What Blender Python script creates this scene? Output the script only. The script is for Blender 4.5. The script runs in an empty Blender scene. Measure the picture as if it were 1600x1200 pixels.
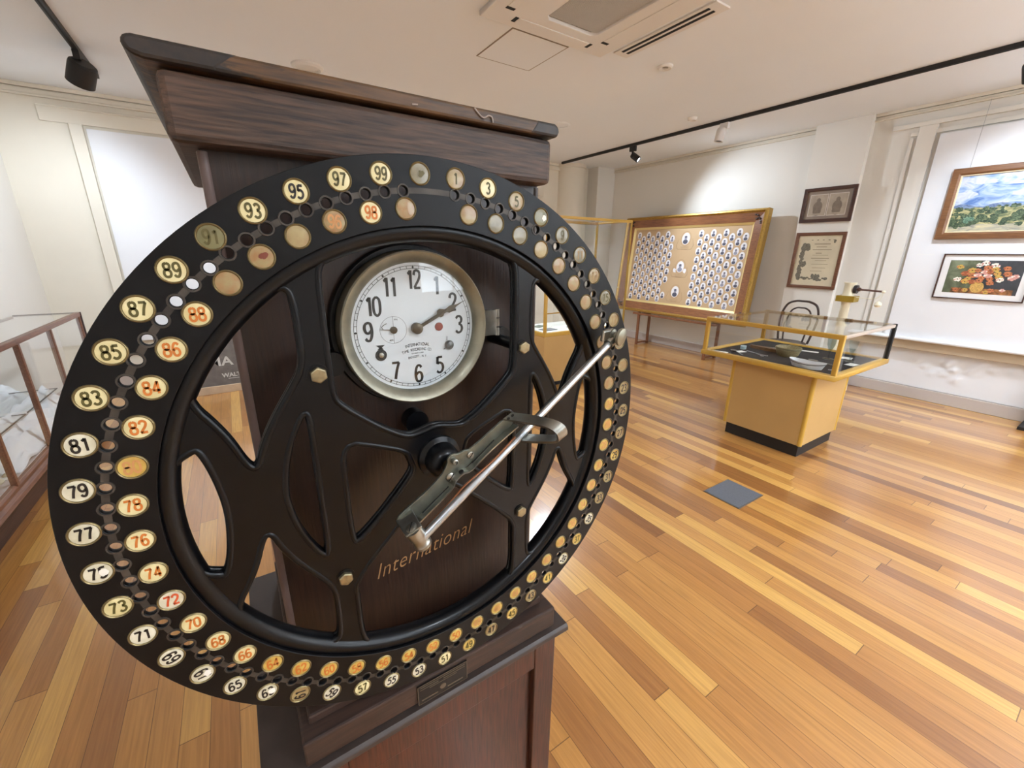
import bpy, bmesh, math, random
from mathutils import Vector, Matrix
random.seed(7)
C = bpy.context.scene.collection
SC = bpy.context.scene
PI = math.pi

# ------------------------------------------------------------------ camera, world, lights, exposure
CAM = (0.0, 0.0, 1.5)
YAW, PITCH, ROLL, FPX = 0.57974128, -0.30468248, 0.0099442, 653.09
f = Vector((math.sin(YAW)*math.cos(PITCH), math.cos(YAW)*math.cos(PITCH), math.sin(PITCH)))
r0 = Vector((math.cos(YAW), -math.sin(YAW), 0)); u0 = r0.cross(f)
r_ = math.cos(ROLL)*r0 + math.sin(ROLL)*u0
u_ = -math.sin(ROLL)*r0 + math.cos(ROLL)*u0
cd = bpy.data.cameras.new('camera'); cam = bpy.data.objects.new('camera', cd); C.objects.link(cam)
M = Matrix.Identity(4)
for i in range(3):
    M[i][0] = r_[i]; M[i][1] = u_[i]; M[i][2] = -f[i]; M[i][3] = CAM[i]
cam.matrix_world = M
cd.sensor_width = 36.0; cd.lens = FPX*36.0/1600.0; cd.clip_start = 0.02; cd.clip_end = 100
SC.camera = cam

w = bpy.data.worlds.new('daylight'); SC.world = w; w.use_nodes = True
w.node_tree.nodes['Background'].inputs[0].default_value = (0.86, 0.93, 1.0, 1)
w.node_tree.nodes['Background'].inputs[1].default_value = 2.0

SC.view_settings.view_transform = 'Standard'; SC.view_settings.look = 'None'
SC.view_settings.gamma = 1.0; SC.view_settings.use_curve_mapping = False
SC.view_settings.exposure = 0.38
try:
    SC.cycles.use_denoising = True
except Exception:
    pass

def area(name, loc, rot, sx, sy, power, col):
    d = bpy.data.lights.new(name, 'AREA'); d.shape = 'RECTANGLE'; d.size = sx; d.size_y = sy
    d.energy = power; d.color = col
    o = bpy.data.objects.new(name, d); o.location = loc; o.rotation_euler = rot; C.objects.link(o); return o
def look(loc, tgt):
    return (Vector(tgt)-Vector(loc)).to_track_quat('-Z', 'Y').to_euler()
def spot(name, loc, tgt, power, ang, col, blend=0.5, rad=0.03):
    d = bpy.data.lights.new(name, 'SPOT'); d.energy = power; d.spot_size = math.radians(ang); d.spot_blend = blend
    d.color = col; d.shadow_soft_size = rad
    o = bpy.data.objects.new(name, d); o.location = loc; o.rotation_euler = look(loc, tgt); C.objects.link(o); return o
XL, XR, YF, YB, ZC = -1.63, 6.14, -3.2, 6.28, 2.96
# daylight through the two windows of the wall behind the camera
WX = [(1.75, 3.6), (4.2, 5.9)]
WZ0, WZ1 = 1.40, 2.50
for x0, x1 in WX:
    area('window_daylight', ((x0+x1)/2, YF-0.14, (WZ0+WZ1)/2), (PI/2, 0, 0), x1-x0, WZ1-WZ0, 26, (0.80, 0.90, 1.0))
# added fill lights outside the windows, aimed up to brighten the ceiling
for x0, x1 in WX:
    area('upward_fill', ((x0+x1)/2, YF-0.85, 0.85), look((0, -0.85, 0.85), (0, 0.6, 2.3)), 2.2, 0.8, 820, (0.80, 0.90, 1.0))
# ceiling spots: four added behind the camera as ambient fill, others at round fittings
WHITE = (0.80, 0.90, 1.0)
for dx, dy, pw in ((1.2, -1.3, 110), (3.4, -1.3, 150), (5.2, -1.3, 110), (-0.8, -1.3, 110), (0.80, 4.37, 240), (3.57, 4.46, 300)):
    spot('downlight_fill', (dx, dy, ZC-0.03), (dx, dy, 0), pw, 150, WHITE, 0.9, 0.11)
COOL = (0.74, 0.86, 1.0)

# ------------------------------------------------------------------ materials
def lin(c):
    return tuple(((v/255.0)/12.92 if v/255.0 <= 0.04045 else ((v/255.0+0.055)/1.055)**2.4) for v in c)
def rgb(r, g, b): return lin((r, g, b)) + (1.0,)
def newmat(name):
    m = bpy.data.materials.new(name); m.use_nodes = True
    return m, m.node_tree.nodes, m.node_tree.links, m.node_tree.nodes['Principled BSDF']
def P(name, col, rough=0.5, metal=0.0, coat=0.0, var=0.0, scale=8.0, bump=0.0, stretch=(1,1,1), spec=None, detail=4.0):
    m, n, l, b = newmat(name)
    b.inputs['Roughness'].default_value = rough; b.inputs['Metallic'].default_value = metal
    b.inputs['Coat Weight'].default_value = coat; b.inputs['Coat Roughness'].default_value = 0.12
    if spec is not None: b.inputs['Specular IOR Level'].default_value = spec
    b.inputs['Base Color'].default_value = col
    if var > 0 or bump > 0:
        tc = n.new('ShaderNodeTexCoord'); mp = n.new('ShaderNodeMapping'); ns = n.new('ShaderNodeTexNoise')
        mp.inputs['Scale'].default_value = stretch; ns.inputs['Scale'].default_value = scale; ns.inputs['Detail'].default_value = detail
        l.new(tc.outputs['Object'], mp.inputs[0]); l.new(mp.outputs[0], ns.inputs['Vector'])
        if var > 0:
            cr = n.new('ShaderNodeValToRGB'); cr.color_ramp.elements[0].position = 0.3; cr.color_ramp.elements[1].position = 0.7
            cr.color_ramp.elements[0].color = tuple(c*(1-var) for c in col[:3])+(1,)
            cr.color_ramp.elements[1].color = tuple(min(1, c*(1+var)) for c in col[:3])+(1,)
            l.new(ns.outputs[0], cr.inputs[0]); l.new(cr.outputs[0], b.inputs['Base Color'])
        if bump > 0:
            bp = n.new('ShaderNodeBump'); bp.inputs['Strength'].default_value = bump; bp.inputs['Distance'].default_value = 0.002
            l.new(ns.outputs[0], bp.inputs['Height']); l.new(bp.outputs[0], b.inputs['Normal'])
    return m
def wood(name, dark, light, axis='x', rough=0.45, coat=0.0, gs=1.0, worn=None, wornamt=0.6, bump=0.25, nscale=14):
    m, n, l, b = newmat(name)
    b.inputs['Roughness'].default_value = rough; b.inputs['Coat Weight'].default_value = coat; b.inputs['Coat Roughness'].default_value = 0.2
    tc = n.new('ShaderNodeTexCoord'); mp = n.new('ShaderNodeMapping')
    s = {'x': (0.6, 9, 9), 'y': (9, 0.6, 9), 'z': (9, 9, 0.6)}[axis]
    mp.inputs['Scale'].default_value = tuple(v*gs for v in s)
    ns = n.new('ShaderNodeTexNoise'); ns.inputs['Scale'].default_value = nscale; ns.inputs['Detail'].default_value = 6; ns.inputs['Distortion'].default_value = 0.4
    n2 = n.new('ShaderNodeTexNoise'); n2.inputs['Scale'].default_value = 3.0; n2.inputs['Detail'].default_value = 3
    mx = n.new('ShaderNodeMath'); mx.operation = 'MULTIPLY_ADD'; mx.inputs[1].default_value = 0.65
    m2 = n.new('ShaderNodeMath'); m2.operation = 'MULTIPLY'; m2.inputs[1].default_value = 0.35
    l.new(tc.outputs['Object'], mp.inputs[0]); l.new(mp.outputs[0], ns.inputs['Vector']); l.new(tc.outputs['Object'], n2.inputs['Vector'])
    l.new(n2.outputs[0], m2.inputs[0]); l.new(ns.outputs[0], mx.inputs[0]); l.new(m2.outputs[0], mx.inputs[2])
    cr = n.new('ShaderNodeValToRGB'); cr.color_ramp.elements[0].position = 0.36; cr.color_ramp.elements[1].position = 0.66
    cr.color_ramp.elements[0].color = dark; cr.color_ramp.elements[1].color = light
    l.new(mx.outputs[0], cr.inputs[0]); out = cr.outputs[0]
    if worn:
        n3 = n.new('ShaderNodeTexNoise'); n3.inputs['Scale'].default_value = 9; n3.inputs['Detail'].default_value = 8; n3.inputs['Roughness'].default_value = 0.65
        mp3 = n.new('ShaderNodeMapping'); mp3.inputs['Scale'].default_value = {'x': (1, 4, 4), 'y': (4, 1, 4), 'z': (4, 4, 1)}[axis]
        l.new(tc.outputs['Object'], mp3.inputs[0]); l.new(mp3.outputs[0], n3.inputs['Vector'])
        c3 = n.new('ShaderNodeValToRGB'); c3.color_ramp.elements[0].position = wornamt; c3.color_ramp.elements[1].position = wornamt+0.05
        mixn = n.new('ShaderNodeMix'); mixn.data_type = 'RGBA'
        l.new(n3.outputs[0], c3.inputs[0]); l.new(c3.outputs[0], mixn.inputs[0]); l.new(out, mixn.inputs[6]); mixn.inputs[7].default_value = worn
        out = mixn.outputs[2]
    l.new(out, b.inputs['Base Color'])
    bp = n.new('ShaderNodeBump'); bp.inputs['Strength'].default_value = bump; bp.inputs['Distance'].default_value = 0.002
    l.new(ns.outputs[0], bp.inputs['Height']); l.new(bp.outputs[0], b.inputs['Normal'])
    return m
def glassmat(name, tint=(0.985, 0.992, 0.990), refl=0.08):
    m = bpy.data.materials.new(name); m.use_nodes = True; n = m.node_tree.nodes; l = m.node_tree.links; n.clear()
    o = n.new('ShaderNodeOutputMaterial'); t = n.new('ShaderNodeBsdfTransparent'); t.inputs[0].default_value = tint+(1,)
    g = n.new('ShaderNodeBsdfGlossy'); g.inputs['Roughness'].default_value = 0.02; g.inputs['Color'].default_value = (1, 1, 1, 1)
    lw = n.new('ShaderNodeLayerWeight'); pw = n.new('ShaderNodeMath'); pw.operation = 'POWER'; pw.inputs[1].default_value = 5.0
    fr = n.new('ShaderNodeMath'); fr.operation = 'MULTIPLY_ADD'; fr.inputs[1].default_value = 0.6; fr.inputs[2].default_value = 0.026
    l.new(lw.outputs['Facing'], pw.inputs[0]); l.new(pw.outputs[0], fr.inputs[0])
    mx = n.new('ShaderNodeMixShader'); l.new(fr.outputs[0], mx.inputs[0]); l.new(t.outputs[0], mx.inputs[1]); l.new(g.outputs[0], mx.inputs[2])
    l.new(mx.outputs[0], o.inputs[0]); return m
def emis(name, col, s):
    m, n, l, b = newmat(name); b.inputs['Emission Color'].default_value = col; b.inputs['Emission Strength'].default_value = s
    b.inputs['Base Color'].default_value = col; return m
def floormat():
    m, n, l, b = newmat('polished hardwood boards')
    tc = n.new('ShaderNodeTexCoord'); sp = n.new('ShaderNodeSeparateXYZ'); l.new(tc.outputs['Object'], sp.inputs[0])
    def mt(op, a, bb=None, c=None):
        q = n.new('ShaderNodeMath'); q.operation = op
        for i, v in enumerate((a, bb, c)):
            if v is None: continue
            if isinstance(v, (int, float)): q.inputs[i].default_value = v
            else: l.new(v, q.inputs[i])
        return q.outputs[0]
    W = 0.0815
    xo = mt('ADD', sp.outputs[0], 10.0-0.991+0.0815*0)
    xs = mt('DIVIDE', xo, W); row = mt('FLOOR', xs); fx = mt('FRACT', xs)
    wn = n.new('ShaderNodeTexWhiteNoise'); wn.noise_dimensions = '1D'; l.new(row, wn.inputs['W'])
    LN = 1.35
    ys = mt('DIVIDE', mt('ADD', mt('ADD', sp.outputs[1], 20.0), mt('MULTIPLY', wn.outputs['Value'], 7.3)), LN)
    col = mt('FLOOR', ys); fy = mt('FRACT', ys)
    cv = n.new('ShaderNodeCombineXYZ'); l.new(row, cv.inputs[0]); l.new(col, cv.inputs[1])
    w2 = n.new('ShaderNodeTexWhiteNoise'); w2.noise_dimensions = '3D'; l.new(cv.outputs[0], w2.inputs['Vector'])
    ramp = n.new('ShaderNodeValToRGB'); e = ramp.color_ramp.elements
    e[0].position = 0.0; e[0].color = rgb(132, 84, 42); e[1].position = 1.0; e[1].color = rgb(212, 166, 92)
    for p_, c_ in ((0.10, rgb(158, 106, 56)), (0.28, rgb(178, 124, 64)), (0.80, rgb(194, 142, 76))):
        q = e.new(p_); q.color = c_
    l.new(w2.outputs['Value'], ramp.inputs[0])
    # grain, offset per board
    add = n.new('ShaderNodeVectorMath'); add.operation = 'ADD'; l.new(tc.outputs['Object'], add.inputs[0])
    sc = n.new('ShaderNodeVectorMath'); sc.operation = 'SCALE'; sc.inputs['Scale'].default_value = 9.0; l.new(w2.outputs['Color'], sc.inputs[0]); l.new(sc.outputs[0], add.inputs[1])
    mp = n.new('ShaderNodeMapping'); mp.inputs['Scale'].default_value = (22, 0.9, 1); l.new(add.outputs[0], mp.inputs[0])
    ns = n.new('ShaderNodeTexNoise'); ns.inputs['Scale'].default_value = 5; ns.inputs['Detail'].default_value = 7; ns.inputs['Distortion'].default_value = 0.6; l.new(mp.outputs[0], ns.inputs['Vector'])
    gr = n.new('ShaderNodeValToRGB'); gr.color_ramp.elements[0].position = 0.3; gr.color_ramp.elements[1].position = 0.7
    gr.color_ramp.elements[0].color = (0.80, 0.75, 0.69, 1); gr.color_ramp.elements[1].color = (1.08, 1.06, 1.0, 1)
    l.new(ns.outputs[0], gr.inputs[0])
    mul = n.new('ShaderNodeMix'); mul.data_type = 'RGBA'; mul.blend_type = 'MULTIPLY'; mul.inputs[0].default_value = 1.0
    l.new(ramp.outputs[0], mul.inputs[6]); l.new(gr.outputs[0], mul.inputs[7])
    ex = mt('LESS_THAN', mt('MINIMUM', fx, mt('SUBTRACT', 1.0, fx)), 0.012)
    ey = mt('LESS_THAN', mt('MINIMUM', fy, mt('SUBTRACT', 1.0, fy)), 0.0011)
    edge = mt('MAXIMUM', ex, ey)
    dk = n.new('ShaderNodeMix'); dk.data_type = 'RGBA'; l.new(mt('MULTIPLY', edge, 0.75), dk.inputs[0]); l.new(mul.outputs[2], dk.inputs[6]); dk.inputs[7].default_value = rgb(70, 40, 18)
    l.new(dk.outputs[2], b.inputs['Base Color'])
    b.inputs['Roughness'].default_value = 0.34; b.inputs['Coat Weight'].default_value = 1.0; b.inputs['Coat IOR'].default_value = 1.6; b.inputs['Coat Roughness'].default_value = 0.15
    n5 = n.new('ShaderNodeTexNoise'); n5.inputs['Scale'].default_value = 2.5; l.new(tc.outputs['Object'], n5.inputs['Vector'])
    mr = n.new('ShaderNodeMapRange'); mr.inputs[3].default_value = 0.24; mr.inputs[4].default_value = 0.42; l.new(n5.outputs[0], mr.inputs[0]); l.new(mr.outputs[0], b.inputs['Roughness'])
    bp = n.new('ShaderNodeBump'); bp.inputs['Strength'].default_value = 0.12; bp.inputs['Distance'].default_value = 0.002; l.new(ns.outputs[0], bp.inputs['Height']); l.new(bp.outputs[0], b.inputs['Normal'])
    return m

M_WALL = P('off white wall paint', rgb(226, 222, 214), 0.75, var=0.015, scale=1.5)
M_WALLC = P('cream wall paint', rgb(222, 214, 198), 0.7, var=0.03, scale=2)
M_PANEL = P('white panel paint', rgb(228, 228, 230), 0.6)
M_PEEL = P('peeling white paint', rgb(226, 226, 228), 0.7, bump=0.5, scale=5)
M_CEIL = P('warm white ceiling paint', rgb(234, 237, 240), 0.85, var=0.02, scale=0.7)
M_SKIRT = P('beige grey skirting paint', rgb(186, 174, 166), 0.55)
M_FLOOR = floormat()
M_BLACKTRK = P('black powder coat', rgb(26, 25, 26), 0.5)
M_WHITEPL = P('white plastic', rgb(226, 222, 216), 0.5)
M_DARKGAP = P('dark slot', rgb(30, 28, 26), 0.8)
M_GRILLE = P('grey grille mesh', rgb(150, 148, 138), 0.7, var=0.2, scale=180)
M_YEL = P('mustard painted metal', rgb(196, 154, 62), 0.45, coat=0.1, var=0.03, scale=3)
M_YELP = P('tan laminate panel', rgb(192, 154, 96), 0.4, coat=0.15, var=0.03, scale=4)
M_BRASS = P('dull brass trim', rgb(168, 132, 60), 0.4, metal=0.7)
M_ALU = P('anodised aluminium', rgb(120, 116, 112), 0.4, metal=0.6)
M_GLASS = glassmat('clear glass')
M_BLACKW = P('black cast iron paint', rgb(8, 9, 12), 0.30, coat=0.12, var=0.3, scale=30, bump=0.10, spec=0.22)
M_BLACKP = P('black enamel plate', rgb(10, 10, 12), 0.40, coat=0.0, var=0.35, scale=14, bump=0.06, spec=0.25)
M_WORN = P('worn grey metal', rgb(66, 60, 54), 0.5, metal=0.35, var=0.35, scale=60)
M_NICKEL = P('aged nickel', rgb(152, 150, 142), 0.33, metal=0.95, var=0.22, scale=40)
M_BEZEL = P('tarnished brass bezel', rgb(138, 134, 118), 0.40, metal=0.75, var=0.22, scale=30)
M_RING = P('brass disc rim', rgb(126, 112, 78), 0.35, metal=0.8, var=0.25, scale=90)
M_DIAL = P('silvered dial paint', rgb(206, 210, 214), 0.5, var=0.04, scale=30)
M_BLK = P('black ink', rgb(18, 16, 15), 0.6)
M_RED = P('red enamel', rgb(122, 38, 22), 0.45)
M_CASE = wood('dark walnut case', rgb(26, 14, 10), rgb(52, 30, 20), 'z', 0.42, coat=0.08, gs=1.6)
M_CORN = wood('weathered dark oak', rgb(34, 23, 18), rgb(92, 66, 50), 'x', 0.55, gs=2.2, bump=0.6, nscale=12)
M_SLAB = wood('worn oak edge', rgb(44, 28, 16), rgb(104, 70, 34), 'x', 0.5, gs=2.0, worn=rgb(28, 20, 16), wornamt=0.56)
M_SLABD = wood('blackened oak', rgb(24, 18, 15), rgb(46, 33, 24), 'y', 0.5)
M_BASEW = wood('scuffed dark plinth wood', rgb(40, 28, 24), rgb(72, 50, 40), 'x', 0.5, worn=rgb(110, 98, 88), wornamt=0.68)
M_BASER = wood('red brown varnished wood', rgb(46, 19, 11), rgb(88, 40, 22), 'z', 0.42, coat=0.15, gs=1.5, worn=rgb(146, 84, 52), wornamt=0.74)
M_GREYW = P('dusty dark wood', rgb(78, 66, 60), 0.45, var=0.1, scale=20)
M_GOLD = P('gold lettering', rgb(176, 136, 92), 0.45, metal=0.3)
M_BOLT = P('tarnished hex bolt', rgb(150, 138, 108), 0.35, metal=0.8, var=0.3, scale=120)
M_PLATE = P('blackened name plate', rgb(34, 30, 28), 0.4, metal=0.5)
M_PLATEL = P('rubbed plate edge', rgb(108, 98, 84), 0.4, metal=0.6)
M_BROWN = wood('brown case wood', rgb(96, 58, 40), rgb(136, 90, 66), 'y', 0.4, coat=0.2)
M_CLOTH = P('white muslin', rgb(232, 234, 238), 0.9, bump=0.3, scale=30)
M_CLOTHB = P('black felt', rgb(30, 28, 30), 0.95)
M_PAPER = P('white card', rgb(238, 236, 228), 0.8)

# ------------------------------------------------------------------ geometry helpers
def tag(o, label=None, cat=None, group=None, kind=None):
    if label: o['label'] = label
    if cat: o['category'] = cat
    if group: o['group'] = group
    if kind: o['kind'] = kind
    return o
def parent_to(o, parent):
    if parent is None: return
    o.parent = parent
    if parent.type == 'EMPTY':
        o.matrix_parent_inverse = (Matrix.Translation(parent.location) @ parent.rotation_euler.to_matrix().to_4x4()).inverted()
def obj(name, bm, mats, parent=None, smooth=False, bevel=0.0, loc=None, ang=35):
    bmesh.ops.recalc_face_normals(bm, faces=bm.faces)
    me = bpy.data.meshes.new(name); bm.to_mesh(me); bm.free()
    for m in (mats if isinstance(mats, (list, tuple)) else [mats]): me.materials.append(m)
    if smooth:
        me.polygons.foreach_set('use_smooth', [True]*len(me.polygons))
        try: me.set_sharp_from_angle(angle=math.radians(ang))
        except Exception: pass
    o = bpy.data.objects.new(name, me); C.objects.link(o)
    if loc is not None: o.location = loc
    if bevel > 0:
        b = o.modifiers.new('bevel', 'BEVEL'); b.width = bevel; b.segments = 2; b.limit_method = 'ANGLE'; b.angle_limit = math.radians(40)
    parent_to(o, parent)
    return o
def thing(name, label, cat, loc, group=None, rz=0.0):
    o = bpy.data.objects.new(name, None); o.location = loc; o.rotation_euler = (0, 0, rz); o.empty_display_size = 0.1
    C.objects.link(o); return tag(o, label, cat, group)
def bx(bm, x0, x1, y0, y1, z0, z1, mi=0, M=None):
    vs = [bm.verts.new((x, y, z)) for x in (x0, x1) for y in (y0, y1) for z in (z0, z1)]
    if M is not None:
        for v in vs: v.co = M @ v.co
    q = [(0, 1, 3, 2), (4, 6, 7, 5), (0, 4, 5, 1), (2, 3, 7, 6), (0, 2, 6, 4), (1, 5, 7, 3)]
    for a in q:
        fc = bm.faces.new([vs[i] for i in a]); fc.material_index = mi
    return bm
def box(*a, **k): return bx(bmesh.new(), *a, **k)
def prism(bm, pts, fn, mi=0):
    """closed polygon pts -> front fn(p,0) and back fn(p,1)"""
    a = [bm.verts.new(fn(p, 0)) for p in pts]; b = [bm.verts.new(fn(p, 1)) for p in pts]
    n = len(pts)
    f1 = bm.faces.new(a); f2 = bm.faces.new(b[::-1]); f1.material_index = f2.material_index = mi
    for i in range(n):
        q = bm.faces.new([a[i], b[i], b[(i+1) % n], a[(i+1) % n]]); q.material_index = mi
    return bm
def frame_mat(p0, p1):
    d = (Vector(p1)-Vector(p0)); L = d.length; d.normalize()
    q = d.to_track_quat('Z', 'Y').to_matrix().to_4x4()
    return Matrix.Translation(p0) @ q, L
def lathe(bm, prof, M=None, seg=32, mi=0, cap=True):
    """prof: list of (r,z)"""
    rings = []
    for (r, z) in prof:
        ring = []
        for i in range(seg):
            a = 2*PI*i/seg; co = Vector((r*math.cos(a), r*math.sin(a), z))
            ring.append(bm.verts.new(M @ co if M is not None else co))
        rings.append(ring)
    for a, b in zip(rings[:-1], rings[1:]):
        for i in range(seg):
            q = bm.faces.new([a[i], a[(i+1) % seg], b[(i+1) % seg], b[i]]); q.material_index = mi
    if cap:
        for ring, rr in ((rings[0], prof[0][0]), (rings[-1], prof[-1][0])):
            if rr > 1e-6:
                q = bm.faces.new(ring); q.material_index = mi
    return bm
def cyl(bm, p0, p1, r, seg=20, mi=0, r2=None):
    M, L = frame_mat(p0, p1)
    return lathe(bm, [(r, 0), (r if r2 is None else r2, L)], M, seg, mi)
def tube(bm, pts, r, seg=10, mi=0, closed=False, radii=None):
    pts = [Vector(p) for p in pts]; n = len(pts); rings = []; prev = None
    for i in range(n):
        if closed: t = pts[(i+1) % n]-pts[i-1]
        else: t = pts[min(i+1, n-1)]-pts[max(i-1, 0)]
        t.normalize()
        if prev is None:
            a = Vector((0, 0, 1)) if abs(t.z) < 0.9 else Vector((1, 0, 0))
            nrm = t.cross(a).normalized()
        else:
            nrm = (prev - t*prev.dot(t)).normalized()
        prev = nrm; bn = t.cross(nrm); rr = radii[i] if radii else r
        rings.append([bm.verts.new(pts[i] + (nrm*math.cos(2*PI*k/seg)+bn*math.sin(2*PI*k/seg))*rr) for k in range(seg)])
    m = n if closed else n-1
    for i in range(m):
        a, b = rings[i], rings[(i+1) % n]
        for k in range(seg):
            q = bm.faces.new([a[k], a[(k+1) % seg], b[(k+1) % seg], b[k]]); q.material_index = mi
    if not closed:
        for ring in (rings[0], rings[-1]):
            q = bm.faces.new(ring); q.material_index = mi
    return bm
def cr(pts, n=8, closed=False):
    """Catmull-Rom"""
    out = []; N = len(pts)
    rng = range(N if closed else N-1)
    for i in rng:
        if closed: p = [pts[(i-1) % N], pts[i], pts[(i+1) % N], pts[(i+2) % N]]
        else: p = [pts[max(i-1, 0)], pts[i], pts[i+1], pts[min(i+2, N-1)]]
        for k in range(n):
            t = k/n; t2 = t*t; t3 = t2*t
            out.append(tuple(0.5*((2*p[1][j])+(-p[0][j]+p[2][j])*t+(2*p[0][j]-5*p[1][j]+4*p[2][j]-p[3][j])*t2+(-p[0][j]+3*p[1][j]-3*p[2][j]+p[3][j])*t3) for j in range(len(pts[0]))))
    if not closed: out.append(tuple(pts[-1]))
    return out
def chaikin(pts, n=2):
    for _ in range(n):
        o = []; N = len(pts)
        for i in range(N):
            a, b = pts[i], pts[(i+1) % N]
            o.append((a[0]*.75+b[0]*.25, a[1]*.75+b[1]*.25)); o.append((a[0]*.25+b[0]*.75, a[1]*.25+b[1]*.75))
        pts = o
    return pts
def curve_sheet(splines, extrude, bevel=0.0):
    """2D filled curve with holes -> bmesh in XY"""
    cu = bpy.data.curves.new('tmp', 'CURVE'); cu.dimensions = '2D'; cu.fill_mode = 'BOTH'; cu.extrude = extrude
    cu.bevel_depth = bevel; cu.bevel_resolution = 1
    for pts in splines:
        s = cu.splines.new('POLY'); s.points.add(len(pts)-1)
        for i, p in enumerate(pts): s.points[i].co = (p[0], p[1], 0, 1)
        s.use_cyclic_u = True
    o = bpy.data.objects.new('tmp', cu); C.objects.link(o)
    dg = bpy.context.evaluated_depsgraph_get(); dg.update()
    me = bpy.data.meshes.new_from_object(o.evaluated_get(dg))
    bm = bmesh.new(); bm.from_mesh(me)
    bpy.data.objects.remove(o); bpy.data.curves.remove(cu); bpy.data.meshes.remove(me)
    return bm
def text_bm(s, size, M, extrude=0.0002, shear=0.0, xs=1.0, offset=0.0, spacing=1.0, align='CENTER', mi=0):
    cu = bpy.data.curves.new('tmp', 'FONT'); cu.body = s; cu.size = size; cu.extrude = extrude; cu.shear = shear
    cu.offset = offset; cu.align_x = align; cu.align_y = 'CENTER'; cu.space_character = spacing; cu.resolution_u = 3
    o = bpy.data.objects.new('tmp', cu); C.objects.link(o)
    dg = bpy.context.evaluated_depsgraph_get(); dg.update()
    me = bpy.data.meshes.new_from_object(o.evaluated_get(dg))
    bm = bmesh.new(); bm.from_mesh(me)
    bpy.data.objects.remove(o); bpy.data.curves.remove(cu); bpy.data.meshes.remove(me)
    bm.transform(M @ Matrix.Diagonal((xs, 1, 1, 1)))
    for fc in bm.faces: fc.material_index = mi
    return bm
def join(dst, src):
    me = bpy.data.meshes.new('t'); src.to_mesh(me); src.free(); dst.from_mesh(me); bpy.data.meshes.remove(me); return dst
def circ(r, n=24, cx=0, cy=0): return [(cx+r*math.cos(2*PI*i/n), cy+r*math.sin(2*PI*i/n)) for i in range(n)]
RX = Matrix.Rotation(PI/2, 4, 'X')      # XY sheet -> XZ plane facing -Y
def plane_y(x, y, z, rot=0.0): return Matrix.Translation((x, y, z)) @ RX @ Matrix.Rotation(rot, 4, 'Z')
RXW = Matrix(((0, 0, -1, 0), (-1, 0, 0, 0), (0, 1, 0, 0), (0, 0, 0, 1)))  # sheet -> wall x=const facing -X
def plane_x(x, y, z): return Matrix.Translation((x, y, z)) @ RXW

# stroke numerals -----------------------------------------------------
DIG = {
 '0': [[(.30,1.0),(.10,.85),(.05,.5),(.10,.15),(.30,0),(.50,.15),(.55,.5),(.50,.85),(.30,1.0)]],
 '1': [[(.14,.80),(.34,.97)], [(.36,1.0),(.36,0)]],
 '2': [[(.06,.74),(.12,.93),(.30,1.0),(.49,.90),(.53,.72),(.42,.48),(.20,.22),(.07,.04)], [(.05,.04),(.56,.04)]],
 '3': [[(.07,.86),(.20,.98),(.38,.98),(.51,.85),(.48,.65),(.28,.54)], [(.28,.54),(.49,.43),(.55,.22),(.43,.04),(.22,.0),(.06,.13)]],
 '4': [[(.42,1.0),(.03,.27)], [(.03,.27),(.58,.27)], [(.42,1.0),(.42,0)]],
 '5': [[(.52,.96),(.14,.96)], [(.14,.98),(.11,.54)], [(.11,.55),(.30,.62),(.50,.50),(.55,.26),(.42,.05),(.22,.0),(.05,.11)]],
 '6': [[(.51,.84),(.40,.97),(.22,.96),(.09,.72),(.06,.38),(.13,.08),(.30,.0),(.48,.09),(.54,.30),(.46,.51),(.29,.57),(.09,.42)]],
 '7': [[(.05,.96),(.56,.96)], [(.55,.97),(.36,.50),(.23,0)]],
 '8': [[(.30,1.0),(.13,.92),(.09,.76),(.16,.60),(.30,.54),(.44,.60),(.51,.76),(.47,.92),(.30,1.0)], [(.30,.54),(.12,.45),(.05,.26),(.13,.06),(.30,0),(.47,.06),(.55,.26),(.48,.45),(.30,.54)]],
}
DIG['9'] = [[(.60-x, 1.0-y) for x, y in DIG['6'][0]]]
def digits(bm, s, h, M, wt=0.09, hc=0.0, mi=0, xs=1.0, gap=0.08):
    """hc: contrast (thin horizontals)"""
    tot = len(s)*0.6+(len(s)-1)*gap; x0 = -tot/2
    for ch in s:
        for st in DIG[ch]:
            pts = cr(st, 6) if len(st) > 2 else st
            n = len(pts); L = []; R = []
            for i, p in enumerate(pts):
                a = pts[max(i-1, 0)]; b = pts[min(i+1, n-1)]
                dx, dy = b[0]-a[0], b[1]-a[1]; q = math.hypot(dx, dy) or 1
                dx /= q; dy /= q; ww = wt*(1-hc*abs(dx)**1.5)
                cx = (x0+p[0])*xs; cy = p[1]-0.5
                L.append(bm.verts.new(M @ Vector(((cx-dy*ww*xs)*h, (cy+dx*ww)*h, 0)))); R.append(bm.verts.new(M @ Vector(((cx+dy*ww*xs)*h, (cy-dx*ww)*h, 0))))
            for i in range(n-1):
                q = bm.faces.new([L[i], L[i+1], R[i+1], R[i]]); q.material_index = mi
        x0 += 0.6+gap
    return bm

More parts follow.
